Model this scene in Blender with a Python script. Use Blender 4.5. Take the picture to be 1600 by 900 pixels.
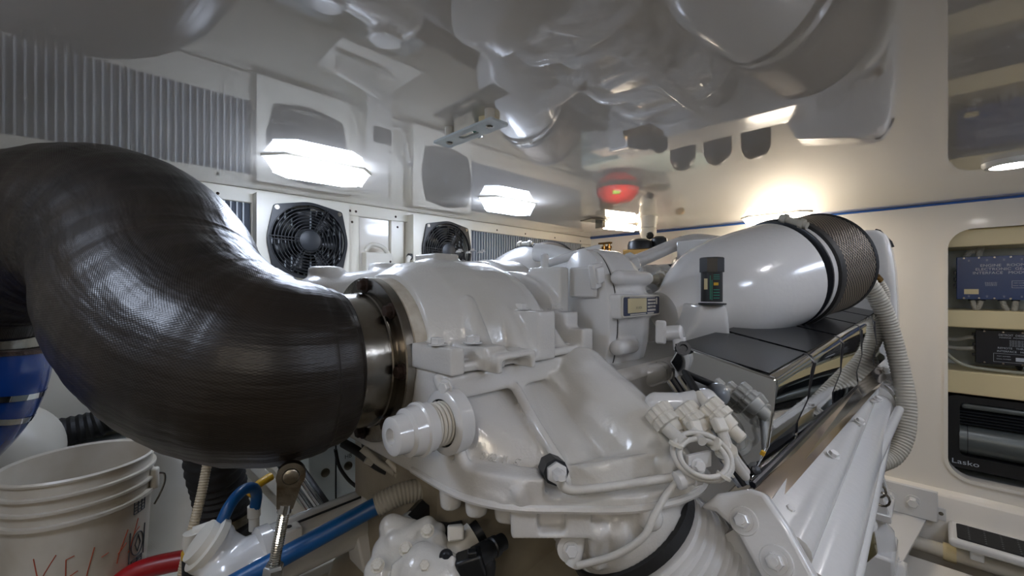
import bpy, bmesh, math, random
from mathutils import Vector, Matrix
random.seed(7)
for o in list(bpy.data.objects): bpy.data.objects.remove(o)
SC = bpy.context.scene
COL = SC.collection
S2 = math.sqrt(2.0)
F = 663.0                      # focal length in pixels of the 1600 px frame
H = 0.386                      # ceiling height above the eye (eye = world origin)
YW, XW, ZF = 1.90, 2.74, -1.25  # left wall, far wall, floor
# ------------------------------------------------------------------ camera
cam = bpy.data.cameras.new('camera'); co = bpy.data.objects.new('camera', cam); COL.objects.link(co)
cam.sensor_width = 36.0; cam.lens = F/1600*36.0; cam.clip_start = 0.01
co.rotation_euler = (math.radians(90), 0, math.radians(-45)); co.location = (0, 0, 0)
SC.camera = co
# ------------------------------------------------------------------ world and exposure (closed room, lamps do the lighting)
w = bpy.data.worlds.new('world'); SC.world = w; w.use_nodes = True
w.node_tree.nodes['Background'].inputs[0].default_value = (0.5, 0.55, 0.6, 1)
w.node_tree.nodes['Background'].inputs[1].default_value = 0.2
SC.view_settings.view_transform = 'Standard'; SC.view_settings.look = 'None'
SC.view_settings.gamma = 1.0; SC.view_settings.use_curve_mapping = False
SC.view_settings.exposure = 2.0
LAMP = 10.0                     # emission of the lamp tubes
SC.cycles.max_bounces = 10; SC.cycles.diffuse_bounces = 6; SC.cycles.glossy_bounces = 6
SC.cycles.sample_clamp_indirect = 6.0; SC.cycles.caustics_reflective = False; SC.cycles.caustics_refractive = False

# ================================================================== helpers
def at(px, py, d=None, X=None, Y=None, Z=None):
    r = (px-800)/F; u = (450-py)/F
    v = Vector(((1+r)/S2, (1-r)/S2, u))
    k = d if d is not None else X/v.x if X is not None else Y/v.y if Y is not None else Z/v.z
    return v*k
def lin(c):
    return tuple((x/255/12.92 if x/255 <= .04045 else ((x/255+.055)/1.055)**2.4) for x in c)
def mat(name, rgb, rough=.4, metal=0.0, coat=0.0, bump=None, mottle=None, spec=None, ior=None, emit=None, trans=0, dirt=None):
    m = bpy.data.materials.new(name); m.use_nodes = True
    nt = m.node_tree; b = nt.nodes['Principled BSDF']; L = nt.links
    c = (*lin(rgb), 1)
    b.inputs['Base Color'].default_value = c; b.inputs['Roughness'].default_value = rough
    b.inputs['Metallic'].default_value = metal; b.inputs['Coat Weight'].default_value = coat
    b.inputs['Coat Roughness'].default_value = .08
    if ior: b.inputs['IOR'].default_value = ior
    if trans: b.inputs['Transmission Weight'].default_value = trans
    if emit:
        b.inputs['Emission Color'].default_value = (*lin(emit[0]), 1); b.inputs['Emission Strength'].default_value = emit[1]
    tc = nt.nodes.new('ShaderNodeTexCoord')
    if bump:
        n = nt.nodes.new('ShaderNodeTexNoise'); n.inputs['Scale'].default_value = bump[0]; n.inputs['Detail'].default_value = 3
        bp = nt.nodes.new('ShaderNodeBump'); bp.inputs['Strength'].default_value = bump[1]; bp.inputs['Distance'].default_value = .01
        L.new(tc.outputs['Object'], n.inputs['Vector']); L.new(n.outputs['Fac'], bp.inputs['Height']); L.new(bp.outputs['Normal'], b.inputs['Normal'])
    if mottle:
        n = nt.nodes.new('ShaderNodeTexNoise'); n.inputs['Scale'].default_value = mottle[0]; n.inputs['Detail'].default_value = 5
        r = nt.nodes.new('ShaderNodeValToRGB'); r.color_ramp.elements[0].position = .35; r.color_ramp.elements[1].position = .65
        r.color_ramp.elements[0].color = (*lin(mottle[1]), 1); r.color_ramp.elements[1].color = c
        L.new(tc.outputs['Object'], n.inputs['Vector']); L.new(n.outputs['Fac'], r.inputs['Fac']); L.new(r.outputs['Color'], b.inputs['Base Color'])
    return m

class MB:
    def __init__(s): s.v = []; s.f = []; s.uv = {}
    def add(s, vs, fs, uvs=None):
        o = len(s.v); s.v += [Vector(p) for p in vs]
        for k, f in enumerate(fs):
            if uvs: s.uv[len(s.f)] = uvs[k]
            s.f.append([o+i for i in f])
        return s
    def box(s, a, b, rot=None, mid=None):
        a, b = Vector(a), Vector(b)
        P = [Vector((x, y, z)) for z in (a.z, b.z) for y in (a.y, b.y) for x in (a.x, b.x)]
        if rot is not None:
            c = (a+b)/2 if mid is None else Vector(mid); P = [rot @ (p-c)+c for p in P]
        return s.add(P, [(0, 2, 3, 1), (4, 5, 7, 6), (0, 1, 5, 4), (2, 6, 7, 3), (0, 4, 6, 2), (1, 3, 7, 5)])
    def tube(s, path, rad, seg=16, cap=True, uvscale=None, shape=None):
        P = [Vector(p) for p in path]; n = len(P)
        R = rad if isinstance(rad, (list, tuple)) else [rad]*n
        T = [(P[min(i+1, n-1)]-P[max(i-1, 0)]) for i in range(n)]
        for i in range(n):
            if T[i].length < 1e-9: T[i] = T[i-1].copy() if i else P[-1]-P[0]
            T[i].normalize()
        up = Vector((0, 0, 1)) if abs(T[0].z) < .9 else Vector((1, 0, 0))
        nrm = (up-T[0]*up.dot(T[0])).normalized(); vs = []; arc = [0]
        for i in range(n):
            nrm = (nrm-T[i]*nrm.dot(T[i])).normalized(); bi = T[i].cross(nrm)
            if i: arc.append(arc[-1]+(P[i]-P[i-1]).length)
            for k in range(seg):
                a = 2*math.pi*k/seg; q = R[i]*(shape(k, seg) if shape else 1)
                vs.append(P[i]+nrm*(math.cos(a)*q)+bi*(math.sin(a)*q))
        fs = []; uv = []
        rm = max(R)
        for i in range(n-1):
            for k in range(seg):
                k2 = (k+1) % seg
                fs.append((i*seg+k, i*seg+k2, (i+1)*seg+k2, (i+1)*seg+k))
                u0, u1 = k/seg*2*math.pi*rm, (k+1)/seg*2*math.pi*rm
                uv.append([(u0, arc[i]), (u1, arc[i]), (u1, arc[i+1]), (u0, arc[i+1])])
        if cap:
            fs.append(tuple(range(seg))[::-1]); uv.append([(0, 0)]*seg)
            fs.append(tuple((n-1)*seg+k for k in range(seg))); uv.append([(0, 0)]*seg)
        return s.add(vs, fs, uv)
    def cyl(s, a, b, r, r2=None, seg=24): return s.tube([a, b], [r, r if r2 is None else r2], seg)
    def lathe(s, a, axis, prof, seg=32, cap=True, shape=None):
        a = Vector(a); ax = Vector(axis).normalized()
        P = [a+ax*t for t, r in prof]
        T = ax; up = Vector((0, 0, 1)) if abs(T.z) < .9 else Vector((1, 0, 0))
        n1 = (up-T*up.dot(T)).normalized(); bi = T.cross(n1); vs = []; fs = []; uv = []
        arc = 0; arcs = []
        for i, (t, r) in enumerate(prof):
            if i: arc += math.hypot(t-prof[i-1][0], r-prof[i-1][1])
            arcs.append(arc)
            for k in range(seg):
                an = 2*math.pi*k/seg; q = r*(shape(k, seg) if shape else 1)
                vs.append(P[i]+n1*(math.cos(an)*q)+bi*(math.sin(an)*q))
        rm = max(r for t, r in prof)
        for i in range(len(prof)-1):
            for k in range(seg):
                k2 = (k+1) % seg; fs.append((i*seg+k, i*seg+k2, (i+1)*seg+k2, (i+1)*seg+k))
                u0, u1 = k/seg*2*math.pi*rm, (k+1)/seg*2*math.pi*rm
                uv.append([(u0, arcs[i]), (u1, arcs[i]), (u1, arcs[i+1]), (u0, arcs[i+1])])
        if cap:
            fs.append(tuple(range(seg))[::-1]); uv.append([(0, 0)]*seg)
            fs.append(tuple((len(prof)-1)*seg+k for k in range(seg))); uv.append([(0, 0)]*seg)
        return s.add(vs, fs, uv)
    def ball(s, c, r, sc=(1, 1, 1), seg=20, rings=12):
        c = Vector(c); pr = []
        vs = []; fs = []
        for i in range(1, rings):
            th = math.pi*i/rings
            for k in range(seg):
                a = 2*math.pi*k/seg
                vs.append(c+Vector((r*sc[0]*math.sin(th)*math.cos(a), r*sc[1]*math.sin(th)*math.sin(a), r*sc[2]*math.cos(th))))
        top = len(vs); vs += [c+Vector((0, 0, r*sc[2])), c-Vector((0, 0, r*sc[2]))]
        for i in range(rings-2):
            for k in range(seg):
                k2 = (k+1) % seg; fs.append((i*seg+k, (i+1)*seg+k, (i+1)*seg+k2, i*seg+k2))
        for k in range(seg):
            k2 = (k+1) % seg; fs.append((top, k, k2)); fs.append((top+1, (rings-2)*seg+k2, (rings-2)*seg+k))
        return s.add(vs, fs)
    def hull(s, pts):
        bm = bmesh.new()
        for p in pts: bm.verts.new(p)
        r = bmesh.ops.convex_hull(bm, input=bm.verts)
        bm.verts.ensure_lookup_table()
        for v in [v for v in bm.verts if not v.link_faces]: bm.verts.remove(v)
        bm.verts.index_update(); bmesh.ops.recalc_face_normals(bm, faces=bm.faces)
        s.add([v.co.copy() for v in bm.verts], [[v.index for v in f.verts] for f in bm.faces]); bm.free(); return s
    def prism(s, poly, off):
        """poly: 3-D points of a flat outline; off: extrusion vector"""
        n = len(poly); P = [Vector(p) for p in poly]; off = Vector(off)
        nr = Vector((0, 0, 0))
        for i in range(n): nr += (P[i]-P[0]).cross(P[(i+1) % n]-P[0])
        if nr.dot(off) > 0: P = P[::-1]
        return s.add(P+[p+off for p in P], [tuple(range(n)), tuple(range(2*n-1, n-1, -1))]+[(i, i+n, (i+1) % n+n, (i+1) % n) for i in range(n)])
    def chain(s, pts):
        """balls joined by tapering tubes: pts (x,y,z,r)"""
        for i, p in enumerate(pts):
            s.ball(p[:3], p[3], seg=16, rings=10)
            if i: s.tube([pts[i-1][:3], p[:3]], [pts[i-1][3], p[3]], 16)
        return s
    def mesh(s, name):
        me = bpy.data.meshes.new(name); me.from_pydata([tuple(v) for v in s.v], [], s.f)
        if s.uv:
            ul = me.uv_layers.new(name='UVMap')
            for p in me.polygons:
                u = s.uv.get(p.index)
                if u:
                    for k, li in enumerate(p.loop_indices): ul.data[li].uv = u[k]
        return me
    def build(s, name, m, parent=None, smooth=40, bevel=0, seg=2, local=False):
        me = s.mesh(name)
        return link(name, me, m, parent, smooth, bevel, seg, local)
    def cast(s, name, m, parent=None, voxel=.005, it=4, fac=.5, local=False):
        """union of everything collected, voxel-remeshed and smoothed: one continuous casting with fillets"""
        me = s.mesh(name); o = bpy.data.objects.new(name, me); COL.objects.link(o)
        r = o.modifiers.new('r', 'REMESH'); r.mode = 'VOXEL'; r.voxel_size = voxel
        sm = o.modifiers.new('s', 'SMOOTH'); sm.factor = fac; sm.iterations = it
        dg = bpy.context.evaluated_depsgraph_get(); dg.update()
        new = bpy.data.meshes.new_from_object(o.evaluated_get(dg)); bpy.data.objects.remove(o)
        new.name = name
        return link(name, new, m, parent, 180, 0, 2, local)

def link(name, me, m, parent=None, smooth=40, bevel=0, seg=2, local=False):
    o = bpy.data.objects.new(name, me); COL.objects.link(o)
    if m is not None and not me.materials: me.materials.append(m)
    if smooth:
        me.polygons.foreach_set('use_smooth', [True]*len(me.polygons))
        if smooth < 180: me.set_sharp_from_angle(angle=math.radians(smooth))
    if bevel:
        b = o.modifiers.new('bevel', 'BEVEL'); b.width = bevel; b.segments = seg; b.limit_method = 'ANGLE'; b.angle_limit = math.radians(35)
        b.harden_normals = False
    if parent is not None:
        o.parent = parent
        if not local: o.matrix_parent_inverse = parent_world(parent).inverted()
    return o
def parent_world(p):
    m = p.matrix_basis.copy()
    if p.parent: m = parent_world(p.parent) @ p.matrix_parent_inverse @ m
    return m
def tag(o, label=None, cat=None, group=None, kind=None):
    if label: o['label'] = label
    if cat: o['category'] = cat
    if group: o['group'] = group
    if kind: o['kind'] = kind
    return o
def thing(name, loc, label, cat, group=None, rz=0):
    o = bpy.data.objects.new(name, None); COL.objects.link(o); o.location = loc; o.rotation_euler = (0, 0, rz)
    o.empty_display_size = .05
    return tag(o, label, cat, group)
def struct(o): o['kind'] = 'structure'; return o
def copy_tree(o, parent=None):
    c = o.copy(); COL.objects.link(c)
    if parent is not None: c.parent = parent
    for ch in o.children: copy_tree(ch, c)
    return c
def spline(pts, n=12):
    """Catmull-Rom through points (tuples of any length)"""
    P = [tuple(p) for p in pts]; P = [tuple(2*a-b for a, b in zip(P[0], P[1]))]+P+[tuple(2*a-b for a, b in zip(P[-1], P[-2]))]
    out = []
    for i in range(1, len(P)-2):
        for k in range(n):
            t = k/n
            out.append(tuple(.5*((2*b)+(c-a)*t+(2*a-5*b+4*c-d)*t*t+(3*b-a-3*c+d)*t**3) for a, b, c, d in zip(P[i-1], P[i], P[i+1], P[i+2])))
    out.append(P[-2]); return out
def resample(pts, step):
    P = [Vector(p) for p in pts]; out = [P[0]]; acc = 0
    for a, b in zip(P, P[1:]):
        l = (b-a).length; t = step-acc
        while t <= l: out.append(a+(b-a)*(t/l)); t += step
        acc = (acc+l) % step
    return out
def corrugated(mb, pts, r, depth, pitch, seg=16):
    """ribbed hose: radius steps up and down along the path"""
    P = resample(spline(pts, 24), pitch/4); n = len(P)
    R = [r-depth*(0, .5, 1, .5)[i % 4] for i in range(n)]
    return mb.tube(P, R, seg)
def rrect(x0, y0, x1, y1, r, n=6):
    out = []
    for cx, cy, a0 in ((x1-r, y1-r, 0), (x0+r, y1-r, 90), (x0+r, y0+r, 180), (x1-r, y0+r, 270)):
        for k in range(n+1):
            a = math.radians(a0+90*k/n); out.append((cx+r*math.cos(a), cy+r*math.sin(a)))
    return out
def circle(cx, cy, r, n=32): return [(cx+r*math.cos(2*math.pi*k/n), cy+r*math.sin(2*math.pi*k/n)) for k in range(n)]
def frame(o, u, v):
    u = Vector(u).normalized(); v = Vector(v).normalized(); n = u.cross(v)
    m = Matrix((u, v, n)).transposed().to_4x4(); m.translation = Vector(o); return m
def holed_mesh(outer, holes, thick, M):
    """flat plate with holes, outline in the (u,v) plane of frame M, thickness along the normal"""
    cu = bpy.data.curves.new('c', 'CURVE'); cu.dimensions = '2D'; cu.fill_mode = 'BOTH'; cu.extrude = thick/2
    for lp in [outer]+holes:
        sp = cu.splines.new('POLY'); sp.points.add(len(lp)-1); sp.use_cyclic_u = True
        for p, q in zip(sp.points, lp): p.co = (q[0], q[1], 0, 1)
    o = bpy.data.objects.new('c', cu); COL.objects.link(o)
    dg = bpy.context.evaluated_depsgraph_get(); dg.update()
    me = bpy.data.meshes.new_from_object(o.evaluated_get(dg)); bpy.data.objects.remove(o)
    me.transform(M); return me
def text(body, size, m, M, parent=None, align='CENTER', extrude=0.0, sx=1.0, name='lettering', local=False, space=1.0):
    cu = bpy.data.curves.new('t', 'FONT'); cu.body = body; cu.size = size; cu.align_x = align; cu.align_y = 'CENTER'; cu.extrude = extrude
    cu.resolution_u = 3; cu.space_character = space
    o = bpy.data.objects.new('t', cu); COL.objects.link(o)
    dg = bpy.context.evaluated_depsgraph_get(); dg.update()
    me = bpy.data.meshes.new_from_object(o.evaluated_get(dg)); bpy.data.objects.remove(o)
    me.transform(M @ Matrix.Diagonal((sx, 1, 1, 1))); me.materials.clear()
    return link(name, me, m, parent, 0, 0, 2, local)
BOLT = None
def bolt(parent, p, d, r, m, name='bolt', long=.65):
    """hex head on a washer; all bolts share one mesh per material"""
    key = 'bolt_'+m.name
    me = bpy.data.meshes.get(key)
    if me is None:
        b = MB(); b.cyl((0, 0, 0), (0, 0, .18), 1.35, seg=20); b.tube([(0, 0, .18), (0, 0, .9), (0, 0, 1.0)], [1, 1, .86], 6)
        me = b.mesh(key); me.materials.append(m); me.name = key
    o = bpy.data.objects.new(name, me); COL.objects.link(o)
    d = Vector(d).normalized()
    M = Matrix.Translation(Vector(p)) @ d.to_track_quat('Z', 'Y').to_matrix().to_4x4() @ Matrix.Diagonal((r, r, r*long/.65, 1))
    o.parent = parent
    if parent is not None: M = parent_world(parent).inverted() @ M
    o.matrix_basis = M
    return o
RX, RY, RZ = (lambda a: Matrix.Rotation(math.radians(a), 3, 'X')), (lambda a: Matrix.Rotation(math.radians(a), 3, 'Y')), (lambda a: Matrix.Rotation(math.radians(a), 3, 'Z'))
def ribs(n, depth): return lambda k, seg: 1 - (depth if (k*n*2//seg) % 2 else 0)

# ================================================================== materials
WHITE = mat('white_engine_paint', (212, 212, 211), .22, coat=.5, bump=(60, .06))
CASTW = mat('white_painted_casting', (212, 211, 209), .25, coat=.4, bump=(220, .10), mottle=(5, (203, 201, 194)))
WALLM = mat('white_gelcoat_wall', (226, 222, 214), .10, coat=.3, bump=(3, .03))
PANEL = mat('cream_panel', (222, 217, 203), .30, bump=(8, .02))
CREAM = mat('cream_shelf_paint', (214, 200, 158), .35, bump=(20, .03))
PLASTW = mat('white_plastic', (214, 211, 202), .35, bump=(30, .03), mottle=(4, (200, 194, 180)))
PALE = mat('pale_grey_paint', (196, 204, 206), .35, bump=(40, .03))
BLACKP = mat('black_plastic', (20, 22, 25), .38)
RUBBER = mat('black_rubber', (22, 22, 23), .6, bump=(90, .1))
DARK = mat('dark_void', (14, 16, 19), .7)
CHROME = mat('chrome', (205, 208, 210), .04, 1.0, bump=(9, .012))
STEEL = mat('brushed_steel', (168, 164, 156), .22, 1.0, bump=(70, .05), mottle=(9, (120, 112, 100)))
SHIELD = mat('polished_heat_shield', (206, 196, 187), .10, 1.0, bump=(6, .01))
RUST = mat('rusty_bolt_steel', (74, 56, 46), .6, .6, bump=(150, .4), mottle=(60, (45, 34, 30)))
BRASS = mat('brass', (120, 92, 52), .35, 1.0)
GREYR = mat('grey_ribbed_plastic', (176, 172, 160), .45)
CABLEW = mat('painted_cable', (198, 196, 190), .45, bump=(120, .15))
BLUE = mat('blue_rubber_hose', (8, 78, 134), .38, bump=(60, .05))
BLUEH = mat('blue_silicone_hose', (8, 50, 118), .2, coat=.4, bump=(40, .04))
RED = mat('red_paint', (150, 16, 22), .35)
YELLOW = mat('yellow_hose', (205, 160, 30), .4)
NAVY = mat('navy_enamel', (16, 52, 104), .3)
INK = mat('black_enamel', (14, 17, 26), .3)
PRINT = mat('white_print', (188, 196, 206), .5)
FLOORM = mat('grey_bilge_paint', (120, 114, 100), .55, bump=(15, .1), mottle=(4, (86, 80, 70)))
GREYF = mat('grey_fan_front', (27, 31, 36), .45)
SILVER = mat('silver_grey_plastic', (92, 98, 98), .30, .3)
GREEN = mat('green_tag', (150, 214, 70), .5)
TREADM = mat('black_non_skid_tread', (26, 27, 29), .75, bump=(400, .5))
SLATM = mat('grey_vent_slat', (176, 180, 184), .40)
BLUEL = mat('blue_edge_line', (34, 84, 160), .4)
GLASS = mat('clear_lens', (250, 250, 250), .05, trans=1.0, ior=1.45)
EMC = mat('cool_lamp_tube', (255, 255, 255), .4, emit=((224, 234, 255), LAMP))
EMW = mat('warm_lamp_tube', (255, 255, 255), .4, emit=((255, 240, 218), LAMP))
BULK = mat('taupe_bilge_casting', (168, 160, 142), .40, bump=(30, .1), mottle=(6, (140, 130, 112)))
BUCKM = mat('grubby_white_bucket', (200, 194, 182), .38, bump=(30, .04), mottle=(7, (178, 168, 150)))

def ceiling_material():
    m = mat('glossy_gelcoat_ceiling', (214, 208, 200), .02, ior=1.75)
    b = m.node_tree.nodes['Principled BSDF']; b.inputs['Coat Weight'].default_value = .6; b.inputs['Coat IOR'].default_value = 1.5; b.inputs['Coat Roughness'].default_value = .015
    return m
CEIL = ceiling_material()
def weave_material():
    """dark coated lagging cloth: fine woven relief along the hose's own UV"""
    m = mat('woven_lagging_cloth', (44, 36, 29), .36); nt = m.node_tree; b = nt.nodes['Principled BSDF']; L = nt.links
    uv = nt.nodes.new('ShaderNodeUVMap'); sep = nt.nodes.new('ShaderNodeSeparateXYZ'); L.new(uv.outputs['UV'], sep.inputs[0])
    def mth(op, a, bb=None):
        n = nt.nodes.new('ShaderNodeMath'); n.operation = op
        for i, q in enumerate((a, bb)):
            if q is None: continue
            if isinstance(q, (int, float)): n.inputs[i].default_value = q
            else: L.new(q, n.inputs[i])
        return n.outputs[0]
    su = mth('SINE', mth('MULTIPLY', sep.outputs[0], 2*math.pi/.0042)); sv = mth('SINE', mth('MULTIPLY', sep.outputs[1], 2*math.pi/.0042))
    wv = mth('MULTIPLY', su, sv)
    n = nt.nodes.new('ShaderNodeTexNoise'); n.inputs['Scale'].default_value = 14; n.inputs['Detail'].default_value = 4
    mp = nt.nodes.new('ShaderNodeMapping'); mp.inputs['Scale'].default_value = (1.0, .25, 1); L.new(uv.outputs['UV'], mp.inputs[0]); L.new(mp.outputs[0], n.inputs['Vector'])
    bp = nt.nodes.new('ShaderNodeBump'); bp.inputs['Strength'].default_value = .14; bp.inputs['Distance'].default_value = .0007; L.new(wv, bp.inputs['Height'])
    b2 = nt.nodes.new('ShaderNodeBump'); b2.inputs['Strength'].default_value = .5; b2.inputs['Distance'].default_value = .02; L.new(n.outputs['Fac'], b2.inputs['Height'])
    L.new(b2.outputs[0], bp.inputs['Normal']); L.new(bp.outputs[0], b.inputs['Normal'])
    n2 = nt.nodes.new('ShaderNodeTexNoise'); n2.inputs['Scale'].default_value = 7; n2.inputs['Detail'].default_value = 8; n2.inputs['Roughness'].default_value = .7
    L.new(uv.outputs['UV'], n2.inputs['Vector'])
    r = nt.nodes.new('ShaderNodeValToRGB'); e = r.color_ramp.elements
    e[0].position = .38; e[0].color = (*lin((24, 20, 17)), 1); e[1].position = .64; e[1].color = (*lin((41, 34, 27)), 1)
    x = r.color_ramp.elements.new(.74); x.color = (*lin((84, 73, 58)), 1)
    L.new(n2.outputs['Fac'], r.inputs['Fac']); L.new(r.outputs[0], b.inputs['Base Color'])
    rr = mth('ADD', mth('MULTIPLY', n.outputs['Fac'], .36), .19); L.new(rr, b.inputs['Roughness'])
    return m
LAG = weave_material()
def mesh_material():
    """expanded metal of the air filter: diamond holes over a dark core"""
    m = mat('filter_mesh', (128, 116, 102), .4, .5); nt = m.node_tree; b = nt.nodes['Principled BSDF']; L = nt.links
    uv = nt.nodes.new('ShaderNodeUVMap'); sep = nt.nodes.new('ShaderNodeSeparateXYZ'); L.new(uv.outputs['UV'], sep.inputs[0])
    def mth(op, a, bb=None):
        n = nt.nodes.new('ShaderNodeMath'); n.operation = op
        for i, q in enumerate((a, bb)):
            if q is None: continue
            if isinstance(q, (int, float)): n.inputs[i].default_value = q
            else: L.new(q, n.inputs[i])
        return n.outputs[0]
    k = 2*math.pi/.0125
    a = mth('MULTIPLY', sep.outputs[0], k); c = mth('MULTIPLY', sep.outputs[1], k*1.0)
    hgt = mth('MULTIPLY', mth('ADD', mth('COSINE', a), mth('COSINE', c)), .5)   # diagonal lattice
    ab = mth('ABSOLUTE', hgt)
    r = nt.nodes.new('ShaderNodeValToRGB'); e = r.color_ramp.elements
    e[0].position = .16; e[0].color = (*lin((150, 136, 120)), 1); e[1].position = .36; e[1].color = (*lin((24, 22, 20)), 1)
    L.new(ab, r.inputs['Fac']); L.new(r.outputs[0], b.inputs['Base Color'])
    bp = nt.nodes.new('ShaderNodeBump'); bp.invert = True; bp.inputs['Strength'].default_value = .8; bp.inputs['Distance'].default_value = .002
    L.new(ab, bp.inputs['Height']); L.new(bp.outputs[0], b.inputs['Normal'])
    return m
MESHM = mesh_material()
def carbon_material():
    m = mat('dark_patterned_cover_top', (20, 21, 23), .25, .0, ior=1.3); nt = m.node_tree; b = nt.nodes['Principled BSDF']; L = nt.links
    tc = nt.nodes.new('ShaderNodeTexCoord'); ck = nt.nodes.new('ShaderNodeTexChecker'); ck.inputs['Scale'].default_value = 110
    ck.inputs[1].default_value = (*lin((20, 21, 23)), 1); ck.inputs[2].default_value = (*lin((38, 39, 41)), 1)
    L.new(tc.outputs['Object'], ck.inputs[0]); L.new(ck.outputs[0], b.inputs['Base Color']); return m
CARBON = carbon_material()
# ================================================================== the setting
Y0, X0 = -2.3, -1.7
def slab(name, a, b, m): return struct(MB().box(a, b).build(name, m, smooth=0))
slab('floor', (X0-.1, Y0-.1, ZF-.1), (XW+.6, YW+.1, ZF), FLOORM)
slab('ceiling', (X0-.1, Y0-.1, H), (XW+.6, YW+.1, H+.08), CEIL)
slab('wall_left', (X0-.1, YW, ZF), (XW+.1, YW+.1, H), PANEL)
slab('wall_back', (X0-.1, Y0-.1, ZF), (X0, YW, H), WALLM)
slab('wall_near', (X0, Y0-.1, ZF), (XW+.6, Y0, H), WALLM)
# far wall with the rounded equipment recess; u runs to -Y (right in view), v is up
FW = frame((XW+.03, 0, 0), (0, -1, 0), (0, 0, 1))
RC = (.035, -.846, .80, .262)
me = holed_mesh([(-YW, ZF), (-Y0, ZF), (-Y0, H), (-YW, H)], [rrect(RC[0], RC[1], RC[2], RC[3], .085)], .06, FW)
struct(link('wall_right', me, WALLM, smooth=40, bevel=.006))
rim = MB()
o_, i_ = rrect(RC[0]-.012, RC[1]-.012, RC[2]+.012, RC[3]+.012, .097, 8), rrect(RC[0]+.002, RC[1]+.002, RC[2]-.002, RC[3]-.002, .083, 8)
me = holed_mesh(o_, [i_], .012, frame((XW-.004, 0, 0), (0, -1, 0), (0, 0, 1)))
struct(link('trim_1', me, WALLM, smooth=40, bevel=.004))
b = MB(); b.box((XW+.30, -1.0, -1.0), (XW+.34, .2, .40)); b.box((XW+.06, .035, -1.0), (XW+.30, .06, .40)); b.box((XW+.06, -.84, -1.0), (XW+.30, -.81, .40))
b.box((XW+.06, -.84, -.90), (XW+.30, .035, -.86)); b.box((XW+.06, -.84, .27), (XW+.30, .035, .30))
struct(b.build('wall_recess', PALE, smooth=0))
for k, (z0, z1) in enumerate(((.185, .262), (-.177, -.0994), (-.475, -.373))):
    b = MB(); b.box((XW+.035, -.81, z0), (XW+.30, .034, z1))
    struct(b.build('trim_%d' % (k+2), CREAM, bevel=.005))
# sealing line where far wall meets ceiling
b = MB(); b.box((XW-.012, Y0, H-.010), (XW+.002, YW, H-.001)); struct(b.build('trim_5', BLUEL, bevel=.003))
# boards on the left wall: under the ceiling, under the grilles, and the upright strips
def board(n, a, b_, m=PANEL):
    o = MB().box(a, b_).build('trim_%d' % n, m, bevel=.003); struct(o)
    return o
YB = YW-.022
bt = board(6, (X0, YB, .330), (XW, YW, H-.001))
bb = board(7, (X0, YB, -.06), (XW, YW, .045))
bs = [board(8, (.448, YB, .045), (.50, YW, .33)), board(9, (.815, YB, .045), (.885, YW, .33)), board(10, (1.045, YB, .045), (1.115, YW, .33)), board(11, (1.50, YB, .045), (1.548, YW, .33)), board(12, (2.625, YB, .045), (XW, YW, .33))]
gl = board(13, (.886, YW-.006, .045), (1.044, YW, .33), WALLM)
for i, x in enumerate((-.55, -.32, -.1, .12, .34, .47, .66, .84, .868, 1.07, 1.35, 1.52, 1.75, 2.0, 2.3, 2.6)):
    bolt(bt, (x, YB, .350), (0, -1, 0), .0042, RUST, 'screw', .2)
for x in (.85, 1.08): bolt(bs[1] if x < 1 else bs[2], (x, YB, .30), (0, -1, 0), .0042, RUST, 'screw', .2)
for x in (1.62, 1.95, 2.3): bolt(bb, (x, YB, .02), (0, -1, 0), .004, RUST, 'screw', .2)

def grille(x0, x1, z0, z1, pitch, label):
    t = thing('ventilation_grille', ((x0+x1)/2, YW, z0), label, 'grille')
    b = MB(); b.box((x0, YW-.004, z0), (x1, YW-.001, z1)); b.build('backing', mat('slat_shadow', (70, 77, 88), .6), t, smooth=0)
    sm = MB(); sm.prism([(-.0032, 0, 0), (.0032, 0, 0), (.0026, -.009, 0), (-.0026, -.009, 0)], (0, 0, z1-z0)); sme = sm.mesh('slat_%s' % round(x0, 1)); sme.materials.append(SLATM)
    n = int((x1-x0)/pitch)
    for k in range(n):
        o = bpy.data.objects.new('slat', sme); COL.objects.link(o); o.parent = t
        o.location = (x0+pitch*(k+.5)-(x0+x1)/2, -.004, 0)
    return t
grille(-.55, .448, .045, .33, .0205, 'long grey slatted air grille left of the fans, behind the black exhaust elbow')
grille(1.548, 2.625, .045, .33, .0205, 'grey slatted air grille right of the second fan, reaching to the room corner')

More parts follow.
